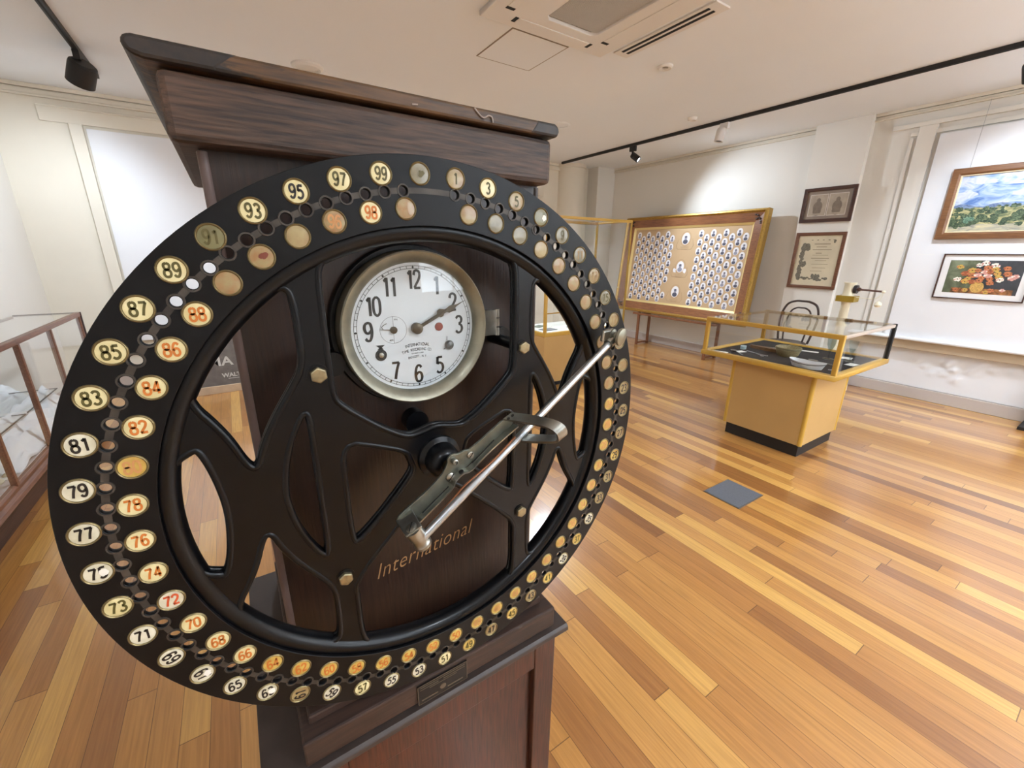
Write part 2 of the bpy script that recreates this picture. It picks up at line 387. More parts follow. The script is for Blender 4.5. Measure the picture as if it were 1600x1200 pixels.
# ================================================================== THE ROOM
def struct(name, bm, m, **k): return tag(obj(name, bm, m, **k), kind='structure')
def simple_floor(z0, z1): return box(XL-0.15, XR+0.15, YF-0.15, YB+0.15, z0, z1)
struct('floor', simple_floor(-0.1, 0), M_FLOOR)
struct('ceiling', simple_floor(ZC, ZC+0.1), M_CEIL)
struct('wall_back', box(XL-0.15, XR+0.15, YB, YB+0.15, 0, ZC), M_WALLC)
struct('wall_left', box(XL-0.15, XL, YF, YB, 0, ZC), M_WALL)
struct('wall_right', box(XR, XR+0.15, YF, YB, 0, ZC), M_WALL)
b = bmesh.new()
edges = [XL-0.15]+[v for w_ in WX for v in w_]+[XR+0.15]
for i in range(0, 6, 2): bx(b, edges[i], edges[i+1], YF-0.15, YF, 0, ZC)
for x0, x1 in WX:
    bx(b, x0, x1, YF-0.15, YF, 0, WZ0); bx(b, x0, x1, YF-0.15, YF, WZ1, ZC)
struct('wall_front', b, M_WALL)
for k, (x0, x1) in enumerate(WX):
    b = bmesh.new()
    for a in ((x0, x0+.05, WZ0, WZ1), (x1-.05, x1, WZ0, WZ1), (x0, x1, WZ0, WZ0+.05), (x0, x1, WZ1-.05, WZ1), ((x0+x1)/2-.02, (x0+x1)/2+.02, WZ0, WZ1), (x0, x1, 1.93, 1.97)):
        bx(b, a[0], a[1], YF-0.08, YF-0.03, a[2], a[3])
    struct('window_%d' % (k+1), b, M_WHITEPL)
# pilaster on the right wall, corner column and boxing
struct('trim_1', box(6.06, XR, 2.20, 2.75, 0, ZC), M_WALL, bevel=0.004)
b = bmesh.new(); lathe(b, [(0.27, 0), (0.27, ZC-0.06), (0.29, ZC-0.05), (0.29, ZC)], Matrix.Translation((5.30, YB+0.02, 0)), 40)
struct('trim_2', b, M_WALLC, smooth=True)
struct('trim_3', box(5.72, XR, 6.02, YB, 0, ZC), M_WALL, bevel=0.004)
# picture rails (double bead)
def rail_x(name, x0, x1):
    b = bmesh.new()
    bx(b, x0, x1, YB-0.030, YB, ZC-0.035, ZC); bx(b, x0, x1, YB-0.020, YB, ZC-0.085, ZC-0.045); bx(b, x0, x1, YB-0.035, YB, ZC-0.105, ZC-0.088)
    return struct(name, b, M_WALLC, bevel=0.003)
rail_x('trim_4', XL, 5.05)
for k, (y0, y1) in enumerate(((2.75, 6.02), (YF, 2.20))):
    b = bmesh.new()
    bx(b, XR-0.030, XR, y0, y1, ZC-0.030, ZC); bx(b, XR-0.020, XR, y0, y1, ZC-0.055, ZC-0.035); bx(b, XR-0.034, XR, y0, y1, ZC-0.075, ZC-0.058)
    struct('trim_%d' % (5+k), b, M_SKIRT if k == 9 else M_WALLC, bevel=0.003)
# skirtings
for nm, (x0, x1, y0, y1) in {'baseboard_right': (XR-0.03, XR, YF, 2.20), 'baseboard_left': (XL, XL+0.03, YF, YB), 'baseboard_back': (XL, 5.05, YB-0.03, YB)}.items():
    struct(nm, box(x0, x1, y0, y1, 0, 0.125), M_SKIRT, bevel=0.006)
struct('trim_14', box(XR-0.03, XR, 2.75, 6.02, 0, 0.125), M_SKIRT, bevel=0.006)
# right wall: white display board with moulding over the old window, sill below it
struct('trim_7', box(6.09, XR, -1.6, 1.62, 0.66, 2.66), M_PANEL, bevel=0.002)
b = bmesh.new()
bx(b, 6.105, XR, 1.66, 1.80, 0.66, 2.76); bx(b, 6.10, XR, -1.7, 2.02, 2.76, 2.80); bx(b, 6.118, XR, 1.83, 1.86, 0.66, 2.66); bx(b, 6.118, XR, -1.7, 1.86, 2.68, 2.72)
struct('trim_8', b, M_WALL, bevel=0.003)
struct('trim_9', box(6.02, XR, -1.8, 1.95, 0.635, 0.665), M_PANEL, bevel=0.012)
struct('trim_16', box(6.055, XR, -1.8, 1.93, 0.54, 0.635), P('beige sill shade band', rgb(176, 156, 130), 0.6), bevel=0.004)  # strip below the sill, the sill's shade put into its beige colour
# blistered plaster below the sill
b = bmesh.new()
N1, N2 = 120, 30
gv = []
for i in range(N1+1):
    row = []
    for j in range(N2+1):
        y = -0.9+2.7*i/N1; z = 0.13+0.42*j/N2; h = 0.0
        for (cy, cz, rr, a) in ((1.05, .44, .06, .03), (1.0, .38, .05, .026), (1.08, .33, .05, .02), (0.86, .43, .10, .02), (0.72, .42, .04, .022), (1.22, .38, .05, .012), (1.15, .30, .05, .012), (1.40, .50, .02, .02), (0.95, .27, .06, .016), (0.60, .45, .05, .014), (1.30, .44, .06, .01)):
            d = math.hypot(y-cy, (z-cz))/rr
            if d < 1: h = max(h, a*(1-d*d)*(0.6+0.4*math.sin(60*y+45*z)))
        row.append(b.verts.new((XR-0.012-h, y, z)))
    gv.append(row)
for i in range(N1):
    for j in range(N2): b.faces.new([gv[i][j], gv[i+1][j], gv[i+1][j+1], gv[i][j+1]])
struct('trim_10', b, M_PEEL, smooth=True, ang=80)
# back wall: boarded window with architrave
struct('trim_11', box(-0.98, 1.6, YB-0.03, YB, 0.5, 2.63), M_PANEL, bevel=0.002)
b = bmesh.new()
bx(b, -1.10, -1.0, YB-0.05, YB, 0.4, 2.66); bx(b, -1.30, 1.9, YB-0.02, YB, 2.66, 2.80); bx(b, -1.30, 1.9, YB-0.035, YB, 2.785, 2.80); bx(b, 1.62, 1.74, YB-0.05, YB, 0.4, 2.66)
struct('trim_12', b, M_WALLC, bevel=0.006)
b = bmesh.new()
bx(b, 2.9, 4.42, YB-0.03, YB, 0.6, 2.36); bx(b, 4.45, 4.55, YB-0.05, YB, 0.4, 2.50); bx(b, 2.8, 4.72, YB-0.02, YB, 2.42, 2.62)
struct('trim_13', b, M_WALLC, bevel=0.006)
b = bmesh.new(); bx(b, 3.0, 4.40, YB-0.045, YB-0.03, 0.6, 2.34)
struct('trim_15', b, M_PANEL)

# ------------------------------------------------------------------ ceiling services
ac = thing('ceiling_air_conditioner', 'large square air conditioning cassette with grey mesh grille set in the ceiling', 'air conditioner', (2.1, 2.3, ZC))
b = curve_sheet([[(1.58, 1.78), (2.62, 1.78), (2.62, 2.82), (1.58, 2.82)], [(1.93, 1.97), (1.97, 1.93), (2.33, 1.93), (2.37, 1.97), (2.37, 2.58), (2.33, 2.62), (1.97, 2.62), (1.93, 2.58)][::-1]], 0.012, 0.004)
b.transform(Matrix.Translation((0, 0, ZC-0.016))); obj('cassette_panel', b, M_WHITEPL, ac)
b = bmesh.new(); prism(b, [(1.93, 1.97), (1.97, 1.93), (2.33, 1.93), (2.37, 1.97), (2.37, 2.58), (2.33, 2.62), (1.97, 2.62), (1.93, 2.58)], lambda p, t: (p[0], p[1], ZC-0.012+0.008*t))
g = obj('return_grille', b, M_GRILLE, ac)
b = bmesh.new()
for k in range(40):
    x = 1.94+k*0.0108; bx(b, x, x+0.003, 1.95, 2.60, ZC-0.018, ZC-0.012)
obj('grille_bars', b, M_WHITEPL, g)
for (x0, x1, y0, y1) in ((1.80, 2.40, 2.70, 2.76), (2.46, 2.52, 1.95, 2.62), (1.66, 1.72, 1.95, 2.62)):
    b = bmesh.new(); bx(b, x0, x1, y0, y1, ZC-0.036, ZC-0.030)
    lv = obj('louvre', b, M_WHITEPL, ac, bevel=0.002)
    ends = [(x0-0.03, x0-0.004, y0, y1), (x1+0.004, x1+0.03, y0, y1)] if x1-x0 > 0.2 else [(x0, x1, y0-0.03, y0-0.004), (x0, x1, y1+0.004, y1+0.03)]
    for e_ in ends: obj('louvre_slot', box(*e_, ZC-0.034, ZC-0.031), M_DARKGAP, lv)
sd = thing('slot_diffuser', 'white linear ceiling vent with two long black slots', 'air vent', (2.77, 2.34, ZC))
b = bmesh.new(); bx(b, 2.70, 2.84, 1.92, 2.76, ZC-0.010, ZC); obj('diffuser_frame', b, M_WHITEPL, sd)
for x in (2.735, 2.785):
    obj('slot', box(x-0.011, x+0.011, 1.99, 2.70, ZC-0.013, ZC-0.010), M_DARKGAP, sd)
hatch = thing('access_hatch', 'square flush access panel in the ceiling next to the air conditioner', 'hatch', (2.1, 3.14, ZC))
obj('hatch_joint', box(1.866, 2.364, 2.886, 3.404, ZC-0.0035, ZC), P('shadow joint', rgb(150, 138, 124), 0.9), hatch)
obj('hatch_panel', box(1.875, 2.355, 2.895, 3.395, ZC-0.004, ZC), M_CEIL, hatch)
def ceil_round(name, label, cat, x, y, r, depth=0.012, hole=0.6, mat=M_WHITEPL, inner=None, group=None):
    t = thing(name, label, cat, (x, y, ZC), group)
    b = bmesh.new(); lathe(b, [(r*hole, -0.003), (r*hole, -depth*0.6), (r*0.8, -depth), (r*0.97, -depth*0.5), (r, 0)], Matrix.Translation((x, y, ZC)), 40, cap=False)
    obj('trim_ring', b, mat, t, smooth=True)
    b = bmesh.new(); lathe(b, [(0.0001, -0.004), (r*hole, -0.004)], Matrix.Translation((x, y, ZC)), 40, cap=False)
    obj('lens', b, inner or mat, t)
    return t
M_LENS = emis('lit diffuser', (1, 0.93, 0.82, 1), 2.0)
ceil_round('ceiling_speaker', 'round white flush fitting in the ceiling above the left end of the clock', 'ceiling fitting', 0.80, 4.37, 0.125, 0.026, 0.78)
ceil_round('ceiling_speaker', 'faint round fitting in the ceiling just right of the clock top', 'ceiling fitting', 3.57, 4.46, 0.12, 0.01, 0.85, mat=M_CEIL)
ceil_round('smoke_detector', 'small white round detector in the ceiling past the slot vent', 'detector', 3.23, 2.70, 0.062, 0.02, 0.4, inner=P('grey sensor', rgb(140, 136, 128), 0.5))
ceil_round('sprinkler_head', 'tiny white ceiling dome beside the long black track', 'detector', 4.61, 3.40, 0.05, 0.03, 0.3)

# light tracks and spotlights
def track(name, x, y0, y1, label):
    t = thing(name, label, 'light track', (x, (y0+y1)/2, ZC))
    b = bmesh.new(); bx(b, x-0.018, x+0.018, y0, y1, ZC-0.034, ZC); obj('track_rail', b, M_BLACKTRK, t, bevel=0.002)
    b = bmesh.new(); bx(b, x-0.006, x+0.006, y0+0.01, y1-0.01, ZC-0.036, ZC-0.0338); obj('track_slot', b, M_DARKGAP, t)
    return t
track('lighting_track', 4.96, YF+0.4, 6.10, 'long black ceiling light track running along the right wall')
track('lighting_track', -0.72, YF+0.4, 5.62, 'black ceiling light track at top left beyond the clock')
def spotlight(x, y, tgt, mat, label, r=0.042, L=0.13, lit=True, drop=0.16, head_dx=0.03, power=0, cone=100):
    t = thing('track_spotlight', label, 'spotlight', (x, y, ZC-0.035))
    b = bmesh.new(); bx(b, x-0.020, x+0.020, y-0.05, y+0.05, ZC-0.10, ZC-0.036); obj('adapter', b, mat, t, bevel=0.003)
    c = Vector((x+head_dx, y, ZC-0.036-drop)); d = (Vector(tgt)-c).normalized()
    b = bmesh.new(); bx(b, x-0.008, x+0.008, y-0.012, y+0.012, c.z-0.01, ZC-0.09)
    cyl(b, (x, y, c.z), (c.x, y, c.z), 0.012, 12); obj('stem', b, mat, t)
    q = Matrix.Translation(c) @ d.to_track_quat('Z', 'Y').to_matrix().to_4x4()
    b = bmesh.new(); lathe(b, [(0.0001, -L*.5), (r*.75, -L*.5), (r*.95, -L*.42), (r, -L*.3), (r, L*.5), (r*.9, L*.5), (r*.8, L*.36)], q, 32)
    h = obj('lamp_head', b, mat, t, smooth=True)
    b = bmesh.new(); lathe(b, [(0.0001, L*.40), (r*.82, L*.40)], q, 32, cap=False)
    if power: spot('track_beam', c+d*(L*.5+.012), c+d, power, cone, COOL, 0.85, r*.8)
    obj('lamp_lens', b, emis('lamp light', (0.92, 0.96, 1, 1), 30.0) if lit else M_DARKGAP, h)
    return t
spotlight(4.96, 4.56, (6.0, 2.9, 1.35), M_BLACKTRK, 'lit black spotlight on the far part of the right hand track', power=95, cone=112, drop=0.13, head_dx=0.06)
M_WSPOT = P('white spotlight paint', rgb(226, 222, 220), 0.4)
spotlight(4.96, 3.22, (4.6, 3.4, 0.6), M_WSPOT, 'unlit white cylindrical spotlight on the right hand track', lit=False, head_dx=-0.06, drop=0.13, r=0.05, L=0.14)
spotlight(4.96, 0.93, (6.14, 0.75, 1.35), M_BLACKTRK, 'black spotlight cut by the right edge of the photo', power=72, cone=110)
spotlight(-0.72, 4.98, (-1.35, 5.9, 1.5), M_BLACKTRK, 'black flood spotlight on the left track beside the clock top', r=0.085, L=0.16, drop=0.14, head_dx=0.0, power=70, cone=120)

# floor grate
t = thing('floor_plate', 'dark grey square access plate set in the floorboards', 'floor plate', (2.545, 1.22, 0))
obj('plate_frame', box(2.405, 2.690, 1.098, 1.340, 0.0005, 0.003), M_ALU, t)
obj('plate_cover', box(2.412, 2.683, 1.105, 1.333, 0.0005, 0.0042), P('slate grey carpet tile', rgb(92, 94, 100), 0.85, var=0.1, scale=150), t)


# ================================================================== THE TIME RECORDER
X0, Z0, R = 0.2296, 1.1936, 0.42
clock = thing('time_recorder', 'tall dark wood time clock with big black number wheel, round dial and lever', 'time clock', (0.23, 0.90, 0))
# case
YC = 0.66
b = bmesh.new(); bx(b, -0.010, 0.483, YC, 1.04, 0.75, 1.62)
case = obj('clock_case', b, M_CASE, clock, bevel=0.004)
for x in (-0.006, 0.479):
    b = bmesh.new(); cyl(b, (x, YC+0.003, 0.77), (x, YC+0.003, 1.61), 0.006, 12)
    obj('corner_bead', b, P('highlight toned corner wood', rgb(104, 84, 78), 0.45) if x < 0 else M_GREYW, clock, smooth=True)  # left bead is paler, its highlight put into the wood colour
# front panel bosses
for (u, v, rr) in ((-0.125, 0.148, 0.018), (-0.004, 0.030, 0.02), (0.165, 0.165, 0.014)):
    b = bmesh.new(); cyl(b, (X0+u, YC, Z0+v), (X0+u, YC-0.025, Z0+v), rr, 24)
    obj('front_boss', b, M_BLACKW, clock, smooth=True)
# cornice
b = bmesh.new(); bx(b, -0.034, 0.487, 0.628, 1.06, 1.612, 1.681)
corn = obj('cornice_board', b, M_CORN, clock, bevel=0.008)
b = bmesh.new()
prof = [(-0.040, 1.683), (-0.051, 1.686), (-0.056, 1.694), (-0.053, 1.701), (-0.046, 1.703), (0.486, 1.703), (0.493, 1.699), (0.495, 1.692), (0.492, 1.684), (0.486, 1.683)]
prism(b, prof, lambda p, t: (p[0], 0.620+0.46*t, p[1]))
slab = obj('cornice_slab', b, M_SLAB, clock, bevel=0.004)
b = bmesh.new(); prof2 = [(-0.0405, 1.6832), (-0.0515, 1.6862), (-0.0565, 1.694), (-0.0535, 1.7012), (-0.0465, 1.7032), (0.045, 1.7032), (0.020, 1.6832)]
prism(b, prof2, lambda p, t: (p[0], 0.6194+0.4612*t, p[1]))
obj('slab_end', b, M_SLABD, slab, bevel=0.004)
b = bmesh.new(); prof3 = [(0.435, 1.6832), (0.450, 1.7032), (0.4865, 1.7032), (0.4935, 1.6992), (0.4955, 1.692), (0.4925, 1.6838), (0.4865, 1.6828)]
prism(b, prof3, lambda p, t: (p[0], 0.6194+0.4612*t, p[1]))
obj('slab_end', b, M_SLABD, slab, bevel=0.004)
# chips of glue on the slab edge
M_CHIP = P('dried glue', rgb(176, 160, 150), 0.5)
b = bmesh.new()
tube(b, cr([(0.335, 0.6185, 1.7005), (0.342, 0.6183, 1.694), (0.350, 0.6183, 1.690), (0.358, 0.6183, 1.694), (0.364, 0.6183, 1.693), (0.366, 0.6185, 1.686)], 5), 0.0011, 8)
obj('glue_chip', b, M_CHIP, slab, smooth=True)
b = bmesh.new(); tube(b, [(0.240, 0.6185, 1.689), (0.248, 0.6185, 1.690)], 0.001, 6); obj('glue_chip', b, M_CHIP, slab, smooth=True)
# stepped plinth below the upper case and lower cabinet
b = bmesh.new(); bx(b, -0.008, 0.470, 0.592, 1.05, 0.735, 0.765); bx(b, -0.022, 0.489, 0.563, 1.06, 0.697, 0.748)
obj('plinth', b, M_BASEW, clock, bevel=0.004)
b = bmesh.new()
pl = [(0.556, 0.668), (0.551, 0.675), (0.552, 0.684), (0.558, 0.689), (1.10, 0.689), (1.10, 0.665), (0.560, 0.665)]
prism(b, pl, lambda p, t: (-0.086+0.609*t, p[0], p[1]))
obj('cabinet_ledge', b, P('worn ledge wood', rgb(58, 47, 42), 0.5, var=0.15, scale=25), clock, bevel=0.002)
cab = obj('lower_cabinet', (lambda q: (bx(q, -0.020, 0.492, 0.575, 1.08, 0.05, 0.666), bx(q, -0.020, 0.038, 0.560, 0.575, 0.05, 0.666), bx(q, 0.435, 0.492, 0.560, 0.575, 0.05, 0.666), bx(q, 0.038, 0.435, 0.560, 0.575, 0.605, 0.666), bx(q, 0.038, 0.435, 0.560, 0.575, 0.05, 0.14), q)[-1])(bmesh.new()), M_BASER, clock, bevel=0.003)
obj('cabinet_side', box(-0.084, -0.021, 0.60, 1.08, 0.05, 0.665), M_GREYW, clock)
obj('cabinet_foot', box(-0.09, 0.51, 0.55, 1.10, 0.0, 0.05), M_BASEW, clock, bevel=0.004)
# name plate with rubbed lettering lines
b = box(0.167, 0.268, 0.5600, 0.5635, 0.696, 0.7405)
npl = obj('name_plate', b, M_PLATE, clock)
b = bmesh.new()
for (x0, x1, z0, z1) in ((0.167, 0.268, 0.739, 0.7405), (0.167, 0.1682, 0.696, 0.7405), (0.2668, 0.268, 0.696, 0.7405), (0.167, 0.268, 0.696, 0.697),
                         (0.172, 0.263, 0.7345, 0.736), (0.172, 0.208, 0.7295, 0.731), (0.218, 0.263, 0.7295, 0.731), (0.190, 0.245, 0.725, 0.7262), (0.174, 0.206, 0.703, 0.7055), (0.226, 0.258, 0.703, 0.7055)):
    bx(b, x0, x1, 0.5594, 0.5601, z0, z1)
cyl(b, (0.2165, 0.5601, 0.712), (0.2165, 0.5592, 0.712), 0.006, 20)
obj('plate_relief', b, M_PLATEL, npl)
# gold script
Mt = plane_y(X0+0.003, YC-0.0006, Z0-0.2465, math.radians(7.6))
obj('gold_lettering', text_bm('International', 0.045, Mt, extrude=0.0003, shear=0.5, xs=0.80, spacing=1.06, offset=-0.0006), M_GOLD, clock)

# ---- dial
DU, DV, DY = 0.003, 0.191, 0.634
Md = Matrix.Translation((X0+DU, DY, Z0+DV)) @ RX      # local z -> -Y
dial = obj('dial_face', lathe(bmesh.new(), [(0.0001, 0), (0.104, 0), (0.104, -0.004), (0.0001, -0.004)], Md, 72), M_DIAL, clock)
b = lathe(bmesh.new(), [(0.100, -0.026), (0.100, 0.004), (0.1035, 0.0095), (0.1115, 0.0165), (0.1155, 0.0185), (0.1175, 0.017), (0.1180, 0.012), (0.1175, -0.010), (0.1185, -0.026)], Md, 96, cap=False)
bez = obj('bezel', b, M_BEZEL, clock, smooth=True, ang=40)
b = lathe(bmesh.new(), [(0.119, -0.026), (0.125, -0.024), (0.1275, -0.018), (0.125, -0.012), (0.119, -0.012)], Md, 96, cap=False)
obj('dial_surround', b, M_BLACKW, clock, smooth=True)
b = lathe(bmesh.new(), [(0.0001, 0.0105), (0.06, 0.0095), (0.100, 0.0060), (0.1010, 0.0050), (0.06, 0.0085), (0.0001, 0.0095)], Md, 72)
obj('dial_glass', b, M_GLASS, clock, smooth=True)
b = bmesh.new()                                              # hinge at the right
bx(b, X0+0.120, X0+0.146, 0.624, 0.629, Z0+0.168, Z0+0.212); hb = b
hinge = obj('hinge', hb, M_NICKEL, clock, bevel=0.001)
b = bmesh.new()
for z0, z1 in ((0.167, 0.181), (0.183, 0.197), (0.199, 0.213)): cyl(b, (X0+0.148, 0.627, Z0+z0), (X0+0.148, 0.627, Z0+z1), 0.0045, 12)
obj('hinge_knuckle', b, M_NICKEL, hinge, smooth=True)
# dial print
b = bmesh.new()
def ring2(bm, r0, r1, y, seg=96, cx=0, cy=0):
    a = [bm.verts.new(Md @ Vector((cx+r0*math.cos(2*PI*i/seg), cy+r0*math.sin(2*PI*i/seg), y))) for i in range(seg)]
    c = [bm.verts.new(Md @ Vector((cx+r1*math.cos(2*PI*i/seg), cy+r1*math.sin(2*PI*i/seg), y))) for i in range(seg)]
    for i in range(seg): bm.faces.new([a[i], a[(i+1) % seg], c[(i+1) % seg], c[i]])
E1 = 0.0004
ring2(b, 0.0948, 0.0955, E1); ring2(b, 0.0907, 0.0914, E1)
for k in range(60):
    a = 2*PI*k/60; d = Vector((math.sin(a), math.cos(a), 0)); n_ = Vector((d.y, -d.x, 0)); ww = 0.0004
    vs = [Md @ (d*0.0910-n_*ww), Md @ (d*0.0950-n_*ww), Md @ (d*0.0950+n_*ww), Md @ (d*0.0910+n_*ww)]
    vs = [b.verts.new(v+Vector((0, -E1, 0))) for v in vs]; b.faces.new(vs)
    if k % 5 == 0:
        s_ = 0.0026
        vs = [b.verts.new((Md @ (d*0.093+q))+Vector((0, -E1*1.4, 0))) for q in (d*s_, n_*s_*0.7, -d*s_, -n_*s_*0.7)]; b.faces.new(vs)
ring2(b, 0.0205, 0.0209, E1, 48, -0.0365, 0.0)
bx(b, -0.0367, -0.0363, -0.0207, 0.0207, E1, E1+0.0001, M=Md)
rn = 0.0745
for k in range(1, 13):
    if k in (4, 8): continue
    a = 2*PI*k/12
    digits(b, str(k), 0.0275, Md @ Matrix.Translation((rn*math.sin(a), rn*math.cos(a), E1)), wt=0.105, hc=0.35, xs=0.80 if k < 10 else 0.72, gap=-0.04)
for (s, x, y, h) in (('PM', -0.032, 0.0155, 0.0042), ('AM', -0.041, -0.0160, 0.0042)):
    join(b, text_bm(s, h, Md @ Matrix.Translation((x, y, E1)), extrude=0.00005))
# curved maker's lines
def arc_text(bm, s, size, rad, cy, M, spread):
    n = len(s)
    for i, ch in enumerate(s):
        if ch == ' ': continue
        a = (i-(n-1)/2)*spread
        m = M @ Matrix.Translation((rad*math.sin(a), cy-rad+rad*math.cos(a), E1)) @ Matrix.Rotation(-a, 4, 'Z')
        join(bm, text_bm(ch, size, m, extrude=0.00005, xs=0.80))
arc_text(b, 'INTERNATIONAL', 0.0074, 0.09, -0.0265, Md, 0.036)
arc_text(b, 'TIME RECORDING CO.', 0.0064, 0.09, -0.0345, Md, 0.032)
join(b, text_bm('OF NEW YORK', 0.0030, Md @ Matrix.Translation((0.0, -0.0405, E1)), extrude=0.00005))
arc_text(b, 'ENDICOTT, N.Y.', 0.0052, 0.09, -0.0460, Md, 0.026)
obj('dial_print', b, M_BLK, dial)
# hands: about ten past two
def hand(name, ang, L, w, y, spade, mat):
    a = math.radians(ang); d = Vector((math.sin(a), math.cos(a), 0)); n_ = Vector((d.y, -d.x, 0))
    pts = [(-0.0, 0.0022), (L*0.62, 0.0014), (L*0.66, spade), (L*0.74, spade*1.15), (L*0.82, spade*0.5), (L*0.86, 0.0012), (L, 0.0002)]
    pl = [(s, t) for s, t in pts]+[(s, -t) for s, t in pts[::-1]]
    bm = bmesh.new(); prism(bm, pl, lambda p, t: Md @ (d*p[0]+n_*p[1]*w+Vector((0, 0, y+0.0008*t))))
    return obj(name, bm, mat, dial)
M_HAND = P('blued steel gone brown', rgb(72, 62, 48), 0.35, metal=0.7)
hand('minute_hand', 64.5, 0.089, 1.0, 0.0062, 0.0045, M_HAND)
hand('hour_hand', 62.0, 0.064, 1.2, 0.0045, 0.0050, M_HAND)
b = lathe(bmesh.new(), [(0.0088, 0.0), (0.0088, 0.0075), (0.006, 0.0085), (0.0001, 0.0088)], Md, 32); obj('hand_hub', b, M_HAND, dial, smooth=True)
Ms = Md @ Matrix.Translation((-0.0365, 0, 0))
b = lathe(bmesh.new(), [(0.0055, 0), (0.0055, 0.003), (0.0001, 0.0034)], Ms, 24)
prism(b, [(0, 0.0009), (-0.016, 0.0004), (-0.0225, 0.0), (-0.016, -0.0004), (0, -0.0009)], lambda p, t: Ms @ Matrix.Rotation(-0.12, 4, 'Z') @ Vector((p[0], p[1], 0.002+0.0005*t)))
tube(b, [Ms @ Vector(p) for p in cr([(-0.016, 0.002, 0.0024), (-0.018, 0.006, 0.0024), (-0.014, 0.0095, 0.0024), (-0.0105, 0.011, 0.0024)], 5)], 0.0005, 6)
obj('day_hand', b, M_HAND, dial)
b = lathe(bmesh.new(), [(0.0068, 0), (0.0068, 0.0012), (0.0001, 0.0014)], Md @ Matrix.Translation((0.0385, -0.0010, 0)), 28); obj('red_spot', b, M_RED, dial)
Mk = Md @ Matrix.Translation((-0.0585, -0.0370, 0))
b = lathe(bmesh.new(), [(0.0088, 0), (0.0088, 0.0012), (0.0072, 0.0012), (0.0068, 0.0004), (0.0001, 0.0004)], Mk, 28); kh = obj('winding_hole', b, M_BLK, dial)
b = lathe(bmesh.new(), [(0.0038, 0.0006), (0.0038, 0.003), (0.0001, 0.0045)], Mk, 20); obj('winding_arbor', b, M_NICKEL, kh, smooth=True)
b = bmesh.new(); prism(b, [(-0.007, 0.0155), (0.007, 0.0155), (0.002, 0.0115), (0.005, 0.0085), (-0.005, 0.0085), (-0.002, 0.0115)], lambda p, t: Mk @ Vector((p[0], p[1], 0.0004+0.0002*t))); obj('hourglass_mark', b, M_BLK, dial)
Mk = Md @ Matrix.Translation((0.0550, -0.0330, 0))
b = lathe(bmesh.new(), [(0.0075, 0), (0.0078, 0.003), (0.006, 0.006), (0.0001, 0.0078)], Mk, 28)
tube(b, [Mk @ Vector((-0.004, 0.008, 0.002)), Mk @ Vector((-0.0035, 0.015, 0.002))], 0.0006, 6); tube(b, [Mk @ Vector((-0.006, -0.004, 0.002)), Mk @ Vector((-0.010, -0.006, 0.002))], 0.0006, 6)
obj('winding_knob', b, P('oxidised lead', rgb(92, 92, 92), 0.4, metal=0.6), dial, smooth=True)

# ---- number wheel (plate with its punched holes)
YP = 0.547
PL_T = 0.005
PITCHN = 360.0/102.0
def ang(n): return math.radians(1.73+PITCHN*n)
RO, RH, RI_ = 0.951*R, 0.904*R, 0.855*R
splines = [circ(R, 200), circ(0.339, 160)[::-1]]
for n in range(1, 101):
    a = ang(n); splines.append(circ(0.0060, 18, RH*math.sin(a), RH*math.cos(a))[::-1])
b = curve_sheet(splines, PL_T/2, 0.0006)
b.transform(Matrix.Translation((X0, YP+PL_T/2, Z0)) @ RX)
# worn groove band between the holes, with a collar round each hole
def sheet_arc(bm, r0, r1, a0, a1, y, n=6, mi=1):
    prev = None
    for i in range(n+1):
        a = a0+(a1-a0)*i/n
        v = (bm.verts.new((X0+r0*math.sin(a), y, Z0+r0*math.cos(a))), bm.verts.new((X0+r1*math.sin(a), y, Z0+r1*math.cos(a))))
        if prev:
            q = bm.faces.new([prev[0], prev[1], v[1], v[0]]); q.material_index = mi
        prev = v
wheel = obj('number_wheel', b, [M_BLACKP, M_WORN], clock)
b = bmesh.new()
rr = 0.0060
for n in range(1, 101):
    a = ang(n); da = (rr+0.0016)/RH
    a1 = ang(n+1)-da if n < 100 else ang(103)-da
    sheet_arc(b, RH-0.0034, RH+0.0034, a+da, a1, YP-0.00110, 4 if n < 100 else 12, 0)
    m = Matrix.Translation((X0+RH*math.sin(a), YP-0.0007, Z0+RH*math.cos(a))) @ RX
    lathe(b, [(rr, -0.0010), (rr+0.0003, 0.0009), (rr+0.0019, 0.0009), (rr+0.0023, -0.0004)], m, 20, cap=False)
obj('hole_track', b, M_WORN, wheel)

# number discs
RD = 0.0136
def facemat(name, col, stain, sc=45):
    m, n, l, bb = newmat(name); bb.inputs['Roughness'].default_value = 0.45; bb.inputs['Coat Weight'].default_value = 0.6; bb.inputs['Coat Roughness'].default_value = 0.06
    tc = n.new('ShaderNodeTexCoord'); oi = n.new('ShaderNodeObjectInfo'); ad = n.new('ShaderNodeVectorMath'); ad.operation = 'ADD'
    l.new(tc.outputs['Object'], ad.inputs[0]); l.new(oi.outputs['Location'], ad.inputs[1])
    ns = n.new('ShaderNodeTexNoise'); ns.inputs['Scale'].default_value = sc; ns.inputs['Detail'].default_value = 5; l.new(ad.outputs[0], ns.inputs['Vector'])
    cr_ = n.new('ShaderNodeValToRGB'); cr_.color_ramp.elements[0].position = 0.35; cr_.color_ramp.elements[1].position = 0.68
    cr_.color_ramp.elements[0].color = col; cr_.color_ramp.elements[1].color = stain; l.new(ns.outputs[0], cr_.inputs[0]); l.new(cr_.outputs[0], bb.inputs['Base Color']); return m
F_CREAM = facemat('cream celluloid', rgb(226, 214, 166), rgb(206, 190, 136))
F_WHITE = facemat('pale celluloid', rgb(224, 218, 196), rgb(196, 188, 160))
F_OLIVE = facemat('olive aged celluloid', rgb(118, 112, 72), rgb(96, 88, 56))
F_TAN = facemat('tan aged celluloid', rgb(160, 142, 98), rgb(138, 108, 68), 60)
